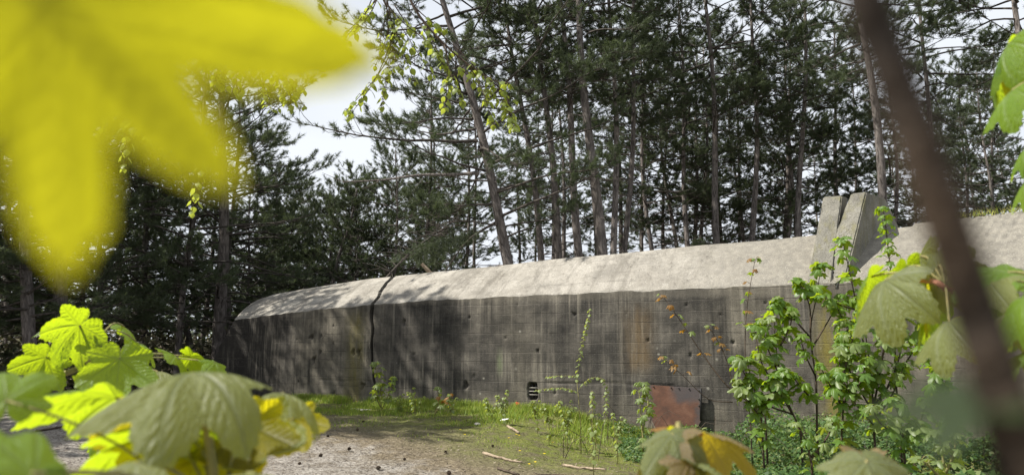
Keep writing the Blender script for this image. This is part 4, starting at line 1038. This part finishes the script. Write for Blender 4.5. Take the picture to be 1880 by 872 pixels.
wild('sycamore_sapling', 'small pale sapling at the foot of the wide wall crack', [
    {'p': [(700, 750, 15.9), (698, 710, 15.9), (688, 668, 15.9)], 'f0': .25, 'step': .12},
    {'p': [(702, 750, 15.8), (715, 720, 15.7), (722, 695, 15.7)], 'f0': .3, 'step': .12},
    {'p': [(700, 748, 15.7), (690, 728, 15.6), (692, 710, 15.6)], 'f0': .3, 'step': .12}], seed=9, mat='sappale', size=(.11, .17), alt=('birch', .3), stem_mat='stem_green')
wild('sycamore_sapling', 'tiny plant with one orange leaf at the foot of the wall', [
    {'p': [(800, 755, 14.9), (806, 735, 14.9), (803, 712, 14.9)], 'f0': .4, 'step': .12},
    {'p': [(800, 755, 14.9), (820, 740, 14.8), (826, 725, 14.8)], 'f0': .4, 'step': .12}], seed=10, mat='sappale', size=(.08, .13), alt=('sycred', .25), stem_mat='stem_green')
wild('sycamore_sapling', 'pale broad leaved plant climbing the left edge of the rusty plate', [
    {'p': [(1180, 800, 11.4), (1176, 750, 11.5), (1172, 705, 11.6)], 'f0': .2, 'step': .14},
    {'p': [(1180, 790, 11.4), (1190, 740, 11.5), (1184, 705, 11.6)], 'f0': .3, 'step': .14}], seed=11, mat='sappale', size=(.10, .15), stem_mat='stem_green')
wild('sycamore_sapling', 'grey green leafy plant among the ivy at the bottom right', [
    {'p': [(1735, 870, 6.6), (1728, 820, 6.6), (1722, 795, 6.6)], 'f0': .2, 'step': .07},
    {'p': [(1735, 870, 6.6), (1752, 830, 6.5), (1752, 800, 6.5)], 'f0': .2, 'step': .07},
    {'p': [(1730, 880, 6.5), (1700, 850, 6.4), (1690, 845, 6.4)], 'f0': .2, 'step': .07}], seed=12, mat='sappale', size=(.08, .12), stem_mat='stem_green')

# small ovate leaves
def ovate(name, mat, fold=.2, k=8, curl=.5):
    P = []
    for i in range(k + 1):
        t = i / k; w = .42 * math.sin(math.pi * t ** .72) * (1 - .25 * t)
        y = math.sin(curl * t) / curl; z = -(1 - math.cos(curl * t)) / curl
        P.append([(-w, y, z - fold * w), (0, y, z), (w, y, z - fold * w)])
    return grid_mesh(name, np.array(P, float), mat)
OV = {i: ovate('leaf', M['birch'], f, 6, c) for i, (f, c) in enumerate([(.25, .5), (.5, 1.0), (.1, .8)])}
wild('briar_shoot', 'thin wild briar shoot with tiny pale leaves before the wall, tallest in the middle', [
    {'p': [(1066, 778, 11.8), (1062, 730, 11.8), (1060, 690, 11.9), (1072, 620, 11.9), (1084, 568, 11.9)], 'f0': .5, 'step': .05, 'r': (.008, .002), 'tip': 3},
    {'p': [(1060, 690, 11.9), (1030, 690, 11.9), (1004, 692, 11.9)], 'f0': .1, 'step': .06, 'r': (.005, .002), 'tip': 2},
    {'p': [(1062, 720, 11.8), (1030, 712, 11.7), (985, 716, 11.7)], 'f0': .1, 'step': .05, 'r': (.005, .002), 'tip': 2},
    {'p': [(1062, 715, 11.8), (1085, 694, 11.8), (1108, 698, 11.8), (1114, 725, 11.8), (1110, 775, 11.8)], 'f0': .1, 'step': .045, 'r': (.005, .002), 'tip': 2}],
    cat='briar', leafset=OV, mat='rose', size=(.045, .075), pet=.02, seed=20, stem_mat='stem_green')
for k_, (px, py, Yd, h_, lab) in enumerate([(735, 752, 15.2, 30, 'leafy weed right of the sapling at the crack'), (828, 755, 14.4, 28, 'grey green weed at the wall foot right of the orange leaf'), (900, 760, 13.9, 30, 'weed at the wall foot left of the vent'),
        (925, 760, 13.4, 45, 'taller weed with reddish stem left of the vent'), (1010, 775, 12.2, 35, 'weed below the briar at the wall foot'), (1040, 780, 12.0, 45, 'bushy weed right below the vent and briar'), (985, 765, 13.0, 40, 'weed growing just below the vent'), (1130, 800, 11.0, 45, 'weed left of the rusty plate'), (765, 755, 14.9, 45, 'reddish weed between the crack and orange leaf'), (1090, 840, 9.2, 130, 'tall thin weed before the grass near the bronze leaves')]):
    stems = []
    for s in range(4 if h_ < 100 else 2):
        dx = rnd.uniform(-18, 18); stems.append({'p': [(px + dx * .2, py + 3, Yd), (px + dx * .6, py - h_ * .5, Yd), (px + dx, py - h_ * rnd.uniform(.6, 1), Yd)], 'f0': .2, 'step': .06, 'r': (.006, .002)})
    wild('weed', lab, stems, cat='weed', leafset=OV, mat='rose' if k_ % 2 else 'birch', size=(.05, .09), pet=.02, seed=40 + k_, stem_mat='stem_green')

# hanging birch branches at the top
def hang(label, mains, seed):
    return wild('birch_branch', label, mains, cat='hanging branch', leafset=OV, mat='birch', size=(.045, .075), pet=.025, step=.028, seed=seed, stem_mat='stem_dark', tip_n=3, droop=.8)
def strand(a, b, Yd, rs, f0=.3, r=(.005, .0018), step=.04):
    m_ = (a[0] + (b[0] - a[0]) * .45 + rs.uniform(-8, 8), a[1] + (b[1] - a[1]) * .5 + rs.uniform(-6, 6))
    return {'p': [(a[0], a[1], Yd), (m_[0], m_[1], Yd + rs.uniform(-.05, .05)), (b[0], b[1], Yd + rs.uniform(-.08, .08))], 'f0': f0, 'r': r, 'step': step}
q = random.Random(3)
def more(L_):
    return L_ + [((a[0] + q.uniform(-14, 14), a[1] + q.uniform(-8, 8)), (b[0] + q.uniform(-34, 34), b[1] + q.uniform(-45, 18)), f) for a, b, f in L_]
hang('long arching birch branch with yellow green leaves hanging before the pines, top middle', [
    {'p': [(735, -40, 5.0), (770, 30, 5.0), (830, 95, 5.0), (890, 140, 5.0), (945, 185, 5.0)], 'f0': .55, 'step': .10, 'r': (.012, .003)}] +
    [strand(a, b, 5.0, q, f0) for a, b, f0 in more([((780, 45), (822, 128), .55), ((815, 80), (850, 190), .55), ((860, 118), (905, 228), .5), ((890, 140), (925, 190), .4), ((930, 175), (942, 235), .4), ((800, 65), (880, 160), .6), ((765, 20), (790, 70), .5)])], 1)
hang('drooping birch twigs left of the arching branch, thin and sparse leaved', [
    {'p': [(700, -40, 5.2), (715, 20, 5.2), (722, 70, 5.2)], 'f0': .4, 'r': (.008, .003), 'step': .08}] +
    [strand(a, b, 5.2, q, f0, step=.07) for a, b, f0 in more([((710, 0), (735, 130), .5), ((716, 40), (690, 120), .4), ((700, -20), (650, 60), .3), ((722, 70), (640, 215), .5), ((720, 60), (700, 195), .5), ((712, 10), (790, 80), .3), ((690, -30), (760, 150), .5), ((700, -10), (620, 90), .4)])], 2)
hang('birch twigs hanging in the open sky beside the huge blurred leaf', [
    {'p': [(330, -40, 5.4), (345, 40, 5.4), (400, 95, 5.4), (480, 110, 5.4), (515, 130, 5.4), (558, 195, 5.4)], 'f0': .35, 'step': .09, 'r': (.010, .003)}] +
    [strand(a, b, 5.4, q, f0) for a, b, f0 in more([((335, 0), (338, 112), .4), ((345, 40), (378, 130), .5), ((375, 72), (412, 160), .35), ((420, 100), (445, 130), .3), ((440, 105), (440, 178), .4), ((480, 110), (490, 195), .4), ((505, 120), (530, 155), .4), ((515, 130), (535, 200), .5), ((455, 108), (480, 150), .4), ((400, 95), (395, 150), .5)])], 3)
hang('short birch twig hanging in the dark gap of the huge blurred leaf', [
    {'p': [(205, 100, 5.0), (212, 195, 5.0), (232, 240, 5.0), (228, 310, 5.0)], 'f0': .5, 'step': .05, 'r': (.006, .002)}, strand((212, 195), (178, 245), 5.0, q, .5), strand((225, 225), (250, 240), 5.0, q, .4), strand((212, 195), (270, 250), 5.0, q, .5)], 4)
hang('short birch twig hanging below the tip of the huge blurred leaf', [
    {'p': [(372, 240, 5.2), (368, 320, 5.2), (352, 390, 5.2)], 'f0': .45, 'step': .05, 'r': (.005, .002)}], 5)

# ------------------------------------------------------------------ ground cover
def grass():
    rs = np.random.RandomState(3); n_ = 85000
    u = rs.uniform(-1.5, 9.0, n_); o = rs.exponential(1.15, n_) + .03
    keep = (o < 5.2)
    u, o = u[keep], o[keep]
    pn = np.array([fbm(a * 1.1, b * 1.1, 7, 4) for a, b in zip(u, o)])
    keep = (pn + rs.normal(size=len(u)) * .16 > -.12 + o * .085) & ((u > .7) | (o < .5) | (rs.uniform(size=len(u)) < .35)); u, o = u[keep], o[keep]; n_ = len(u)
    P = np.array(A0)[None] + u[:, None] * np.array(T) + o[:, None] * np.array(N)
    P[:, 2] = [gz(a, b) for a, b in P[:, :2]]
    h = rs.uniform(.03, .13, n_) * np.where(o < .5, 1.7, 1.0) * np.clip(1.25 - o * .2, .4, 1); az = rs.uniform(0, 6.28, n_)
    d = np.stack([np.cos(az), np.sin(az), 0 * az], -1); lean = rs.uniform(.1, .8, n_)[:, None]
    w = rs.uniform(.004, .009, n_)[:, None]; s = np.stack([-np.sin(az), np.cos(az), 0 * az], -1)
    tip = P + d * lean * h[:, None] + np.array([0, 0, 1.0]) * h[:, None]
    V = np.stack([P - s * w, P + s * w, tip], 1)
    o_ = link('grass', tri_soup('grass', V, M['grass'], np.clip(rs.normal(.42, .25, n_), 0, 1))); tag(o_, 'short green grass along the foot of the bunker wall', 'grass', kind='stuff')
grass()
def leafcards(P, size, nrm_up, rs):
    n_ = len(P); nn = rs.normal(size=(n_, 3)) * .55 + np.array([-.15, -.2, nrm_up]); nn /= np.linalg.norm(nn, axis=1)[:, None]
    t = np.cross(nn, rs.normal(size=(n_, 3))); t /= np.linalg.norm(t, axis=1)[:, None]; s = np.cross(nn, t)
    sz = size[:, None]
    return np.stack([P - t * sz * .1, P + t * sz * .35 + s * sz * .42 - nn * sz * .1, P + t * sz * 1.0 - nn * sz * .22, P + t * sz * .35 - s * sz * .42 - nn * sz * .1], 1)
def ivy():
    rs = np.random.RandomState(8); n_ = 70000
    u0, u1 = onwall(1115, 760)[0], onwall(1880, 700)[0] + 2
    u = rs.uniform(u0, u1, n_); o = rs.uniform(.03, 5.6, n_)
    P = np.array(A0)[None] + u[:, None] * np.array(T) + o[:, None] * np.array(N)
    bord = 5.3 + .4 * (P[:, 0] - 3.0) * -.0
    pn = np.array([fbm(a * .8, b * .8, 17, 5) for a, b in P[:, :2]])
    lim = np.clip((u - u0) * 2.2, .35, 9)                       # the patch widens to the right
    keep = (o < lim + pn * .7) & (P[:, 1] > 5.6) & ((pn > -.28) | (o < .8)); P, o, pn, u = P[keep], o[keep], pn[keep], u[keep]; n_ = len(P)
    hm = (.07 + .26 * np.clip(pn + .2, 0, 1) + .55 * np.clip((u - onwall(1310, 740)[0]) / 1.2, 0, 1) * np.exp(-((o - 1.6) / 1.5) ** 2) * (.4 + np.clip(pn + .4, 0, 1))) * np.clip((lim[keep] - o) / .8 + .3, .25, 1)
    P[:, 2] = hm * rs.uniform(.15, 1.0, n_) ** .6 + np.array([gz(a, b) for a, b in P[:, :2]])
    size = rs.uniform(.028, .06, n_) * np.where(rs.uniform(size=n_) < .12, 1.5, 1)
    size = size * np.where((P[:, 0] > 3.6) & (P[:, 1] < 9.2) & (pn > -.05), 1.9, 1.0)
    V = leafcards(P, size, 1.0, rs)
    o_ = link('ivy', tri_soup('ivy', V, M['ivy'], np.clip(rs.normal(.45, .25, n_) + pn * .25, 0, 1), 4)); tag(o_, 'dense low green ivy and ground cover in front of the wall at right', 'ivy', kind='stuff')
    mb = MB(); rq = random.Random(77)
    for k in range(90):
        u_, o1 = rq.uniform(u0 + .4, u1 - 1), rq.uniform(.3, 4.2); b = wp(u_, 0, o1); b.z = gz(b.x, b.y); h = rq.uniform(.25, .75); dx = Vector((rq.uniform(-.5, .5), rq.uniform(-.4, .2), 0))
        mb.tube([b, b + Vector((0, 0, h * .7)) + dx * .35, b + Vector((0, 0, h)) + dx * .8, b + Vector((0, 0, h * rq.uniform(.6, 1))) + dx * 1.3], [.006, .005, .004, .002], 4, cap=False)
    o_ = mb.build('dry_stalks', M['stick_dark']); tag(o_, 'thin dry stalks tangled in the ivy', 'stalks', kind='stuff')
    n_ = 2500; u = rs.uniform(UL2, onwall(1300, 450)[0], n_); w_ = rs.uniform(.03, 1, n_) ** .7; P = place(u, zedge(u) * (1 - w_) + zridge(u) * w_ + .045, RB * w_); az = rs.uniform(0, 6.28, n_)
    ok = np.array([fbm(a * 1.5, b * 2, 3) > -.05 for a, b in zip(u, w_)]); P = P[ok]; az = az[ok]; n_ = len(P); l_ = rs.uniform(.02, .08, n_)[:, None]
    d = np.stack([np.cos(az), np.sin(az), .1 + 0 * az], -1) * l_; s = np.stack([-np.sin(az), np.cos(az), 0 * az], -1) * .006
    o_ = link('roof_litter', tri_soup('roof_litter', np.stack([P - s, P + s, P + d], 1), M['litter'], rs.uniform(0, .5, n_))); tag(o_, 'fallen pine needles scattered on the sloping roof', 'litter', kind='stuff')
    # grass on the roof end at the right
    n_ = 800; u = rs.uniform(onwall(1745, 405, RB)[0], UR, n_); oo = RB - rs.exponential(.35, n_) + .12
    P = place(u, zridge(u) + .07 + rs.uniform(-.02, .02, n_), oo); az = rs.uniform(0, 6.28, n_); h = rs.uniform(.03, .13, n_)[:, None]
    s = np.stack([-np.sin(az), np.cos(az), 0 * az], -1) * .006; d = np.stack([np.cos(az), np.sin(az), 0 * az + 1.2], -1)
    o_ = link('roof_grass', tri_soup('roof_grass', np.stack([P - s, P + s, P + d * h], 1), M['grass'], np.clip(rs.normal(.85, .2, n_), 0, 1))); tag(o_, 'dry grass growing along the top of the roof at right', 'grass', kind='stuff')
    # needles, twigs and crumbs on the bare ground
    n_ = 30000; x = rs.uniform(-9, 6, n_); y = rs.uniform(6.2, 18, n_); P = np.stack([x, y, 0 * x], -1)
    P[:, 2] = [gz(a, b) + .006 for a, b in P[:, :2]]
    ok = np.array([walluv(p)[1] > .2 for p in P]); P = P[ok]; n_ = len(P); az = rs.uniform(0, 6.28, n_); l_ = rs.uniform(.012, .06, n_)[:, None]; w = rs.uniform(.003, .012, n_)[:, None]
    d = np.stack([np.cos(az), np.sin(az), rs.uniform(-.1, .35, n_)], -1); s = np.stack([-np.sin(az), np.cos(az), 0 * az], -1)
    o_ = link('forest_litter', tri_soup('forest_litter', np.stack([P - s * w, P + s * w, P + d * l_], 1), M['litter'], rs.uniform(0, 1, n_) ** 1.3)); tag(o_, 'needles, twigs and crumbs strewn on the sandy ground', 'litter', kind='stuff')
ivy()

# ------------------------------------------------------------------ small things on the ground
def gp(px, py):
    p = ground(px, py); p.z = gz(p.x, p.y); return p
for px, py in [(654, 738), (716, 742), (740, 754), (748, 751), (796, 746), (822, 753), (844, 790), (852, 794), (885, 751), (904, 760), (933, 793), (952, 791), (947, 788), (953, 811), (970, 832), (981, 832), (998, 816), (1013, 792)]:
    p = gp(px, py); t = thing('dandelion', 'small yellow dandelion flower in the grass before the wall', 'flower', p, 'dandelions in the grass')
    h = rnd.uniform(.04, .09); mb = MB(); mb.tube([p, p + Vector((.01, 0, h))], [.003, .002], 5); mb.build('stalk', M['stem_green'], t)
    mb = MB(); c_ = p + Vector((.01, 0, h))
    for k in range(14):
        a = k * .449; r_ = .022 if k % 2 else .016; e = Vector((math.cos(a), math.sin(a), .35)); s_ = Vector((-math.sin(a), math.cos(a), 0)) * .006
        mb.quad(c_, c_ + e * r_ * .7 + s_, c_ + e * r_, c_ + e * r_ * .7 - s_)
    mb.build('flower_head', M['yellow'], t, smooth=False)
def stick(label, pts, r0, r1, mat, lift=0.0, twigs=2, seed=0):
    P = [gp(*p) + Vector((0, 0, r0 + lift)) for p in pts]; rs = random.Random(seed)
    t = thing('fallen_stick', label, 'stick', gp(*pts[0])); P = smooth_path(P, 4); n_ = len(P); mb = MB()
    mb.tube([p + Vector((rs.uniform(-1, 1), rs.uniform(-1, 1), rs.uniform(0, 1))) * r0 * .5 for p in P], [(r0 + (r1 - r0) * i / (n_ - 1)) * rs.uniform(.85, 1.15) for i in range(n_)], 7)
    mb.build('stem', M[mat], t)
    for k in range(twigs):
        b = P[rs.randint(1, n_ - 2)]; e = b + Vector((rs.uniform(-.15, .15), rs.uniform(-.12, .12), rs.uniform(.01, .05))); mb = MB(); mb.tube([b, e], [r0 * .5, r0 * .2], 5); mb.build('twig', M[mat], t)
stick('pale bleached stick lying at the edge of the grass', [(888, 818), (915, 823), (940, 826), (958, 827)], .022, .012, 'stick_pale', seed=1)
stick('dark rotting stick lying on the bare ground before the pale one', [(913, 845), (930, 850), (954, 854)], .016, .010, 'stick_dark', seed=2)
stick('short whitish stick in the grass below the vent', [(932, 778), (942, 781), (953, 784)], .022, .02, 'stick_pale', twigs=0, seed=3)
stick('pale stick half in the grass left of the bronze leaves', [(1035, 823), (1065, 830), (1110, 836)], .02, .012, 'stick_pale', seed=4)
stick('thin twig lying on the ground right of the dark stick', [(985, 853), (1005, 848), (1035, 850)], .010, .006, 'stick_dark', seed=5)
stick('dark stick lying on the sand at the left behind the leaves', [(65, 792), (90, 788), (122, 783)], .02, .014, 'stick_dark', seed=6)
stick('small dark twig lying near the bottom edge of the sand', [(860, 866), (880, 869), (897, 866)], .012, .007, 'stick_dark', seed=7)
# pine cones
mb = MB(); rs = random.Random(4)
for k in range(34):
    f = (k + .5) / 34; a = k * 2.4; z = .055 * f; r_ = .024 * math.sin(math.pi * (.15 + .8 * f)) + .004
    c_ = Vector((0, 0, z)); e = Vector((math.cos(a), math.sin(a), .35)); s_ = Vector((-math.sin(a), math.cos(a), 0))
    mb.quad(c_, c_ + e * r_ * .8 + s_ * .009, c_ + e * r_ * 1.15, c_ + e * r_ * .8 - s_ * .009); mb.quad(c_, c_ + e * r_ * .8 - s_ * .009, c_ + Vector((0, 0, .012)), c_ + e * r_ * .8 + s_ * .009)
cone_me = mb.build('pine_cone', M['cone'], smooth=False); first = True
for px, py in [(818, 823), (826, 863), (869, 866), (858, 773), (670, 776), (603, 806), (585, 838), (638, 829), (742, 838), (690, 858), (905, 803), (655, 795), (548, 850)]:
    o = cone_me if first else link('pine_cone', cone_me.data); first = False
    p = gp(px, py); o.location = p + Vector((0, 0, .02)); o.rotation_euler = (rnd.uniform(1.1, 1.9), 0, rnd.uniform(0, 6.28)); o.scale = (rnd.uniform(.65, 1.0),) * 3
    tag(o, 'dark pine cone lying on the bare sandy ground', 'pine cone', 'pine cones on the sand')
def lump(name, label, cat, p, s, mat, seed=0):
    import bmesh
    bm = bmesh.new(); bmesh.ops.create_icosphere(bm, subdivisions=3, radius=1)
    for v in bm.verts:
        v.co *= 1 + .35 * fbm(v.co.x * 1.3 + seed, v.co.y * 1.3, v.co.z * 1.3)
        v.co.x *= s[0]; v.co.y *= s[1]; v.co.z *= s[2]
    me = bpy.data.meshes.new(name); bm.to_mesh(me); bm.free(); me.materials.append(mat)
    o = link(name, me); o.location = p; return tag(o, label, cat)
lump('stone', 'flat pale stone at the wall foot left of the crack', 'stone', gp(652, 750), (.34, .16, .05), M['stone'], 1)
lump('stone', 'small pale stone in the grass below the weeds', 'stone', gp(876, 777), (.06, .05, .03), M['stone'], 2)
mb = MB(); p = gp(925, 772); mb.quad(p + Vector((-.09, -.04, .01)), p + Vector((.02, -.06, .03)), p + Vector((.10, .02, .05)), p + Vector((-.03, .06, .04))); mb.quad(p + Vector((-.03, .06, .041)), p + Vector((.10, .02, .051)), p + Vector((.05, .09, .015)))
o = mb.build('paper_scrap', M['paper'], smooth=False); tag(o, 'crumpled white paper scrap lying in the grass', 'litter scrap')
mb = MB(); p = gp(948, 752) + Vector((0, 0, .12)); mb.quad(p + Vector((-.05, 0, -.02)), p + Vector((.03, -.02, -.05)), p + Vector((.07, .02, .03)), p + Vector((-.01, .03, .05)))
mb.tube([p - Vector((0, 0, .13)), p], [.004, .003], 4); o = mb.build('red_scrap_on_stalk', M['redscrap'], smooth=False); tag(o, 'single red scrap caught on a stalk left of the vent', 'litter scrap')  # scrap of red litter on a stalk, no bloom

# fallen bough and a broken post lying on the bunker roof
def rz(px, py, off): u, z = onwall(px, py, off); return wp(u, z, off)
a, b = rz(705, 512, -1.5), rz(835, 405, -4.5)
t = thing('fallen_bough', 'dead pine bough leaning down onto the roof above the crack', 'bough', a)
mb = MB(); P = smooth_path([a + Vector((-.1, 0, -.15)), a.lerp(b, .3) + Vector((0, 0, .12)), a.lerp(b, .65) + Vector((0, 0, .1)), b], 5); n_ = len(P)
mb.tube(P, [.035 - .022 * i / n_ for i in range(n_)], 7); rs = random.Random(9); SP = []
for k in range(60):
    s_ = P[rs.randint(2, n_ - 1)]; e = s_ + Vector((rs.uniform(-1, .9), rs.uniform(-.5, .5), rs.uniform(-.5, .5))) * .9; mb.tube([s_, s_.lerp(e, .5) + Vector((0, 0, .05)), e], [.016, .010, .004], 4, cap=False); SP.append((e, (e - s_).normalized()))
mb.build('branch', M['bough'], t)
a2 = rz(800, 455, -3.0); rsn = np.random.RandomState(2); TPs, TDs = [], []
for k in range(330):
    p_ = a2 + Vector((rs.gauss(0, .55), rs.gauss(0, .3), 0)); p_.z += (p_.x - a2.x) * .28 + rs.gauss(0, .12); TPs.append(p_); TDs.append(Vector((rs.uniform(-1, 1), rs.uniform(-.6, .4), rs.uniform(-.1, .9))).normalized())
Vn = tufts(rsn, np.array(TPs), np.array(TDs), 14, .15, .0065) - np.array(t.location)
tag(link('needles', tri_soup('needles', Vn, M['needle2']), t), kind='stuff')
a, b = rz(792, 503, -1.9), rz(774, 484, -1.75); t = thing('broken_post', 'short broken grey wooden post lying on the bunker roof', 'post', a)
mb = MB(); mb.tube([a + (a - b) * .3, a, a.lerp(b, .5), b], [.06, .06, .058, .05], 6); mb.build('shaft', M['stick_pale'], t, smooth=False)
# the long bare branch of the leaning pine
t = [o for o in bpy.data.objects if o.name == 'pine_tree'][0]
bpy.context.view_layer.update(); inv = t.matrix_world.inverted()
mb = MB(); P = smooth_path([inv @ at(x, y, 20.3) for x, y in [(880, 318), (830, 321), (770, 322), (700, 331), (630, 334)]], 5)
mb.tube(P, [.06 - .045 * i / len(P) for i in range(len(P))], 7)
rs = random.Random(12)
for k in range(14):
    s_ = P[rs.randint(3, len(P) - 1)]; mb.tube([s_, s_ + Vector((rs.uniform(-.6, .2), rs.uniform(-.4, .4), rs.uniform(-.4, .5)))], [.012, .004], 4, cap=False)
mb.build('bare_branch', M['bark'], t, local=False)
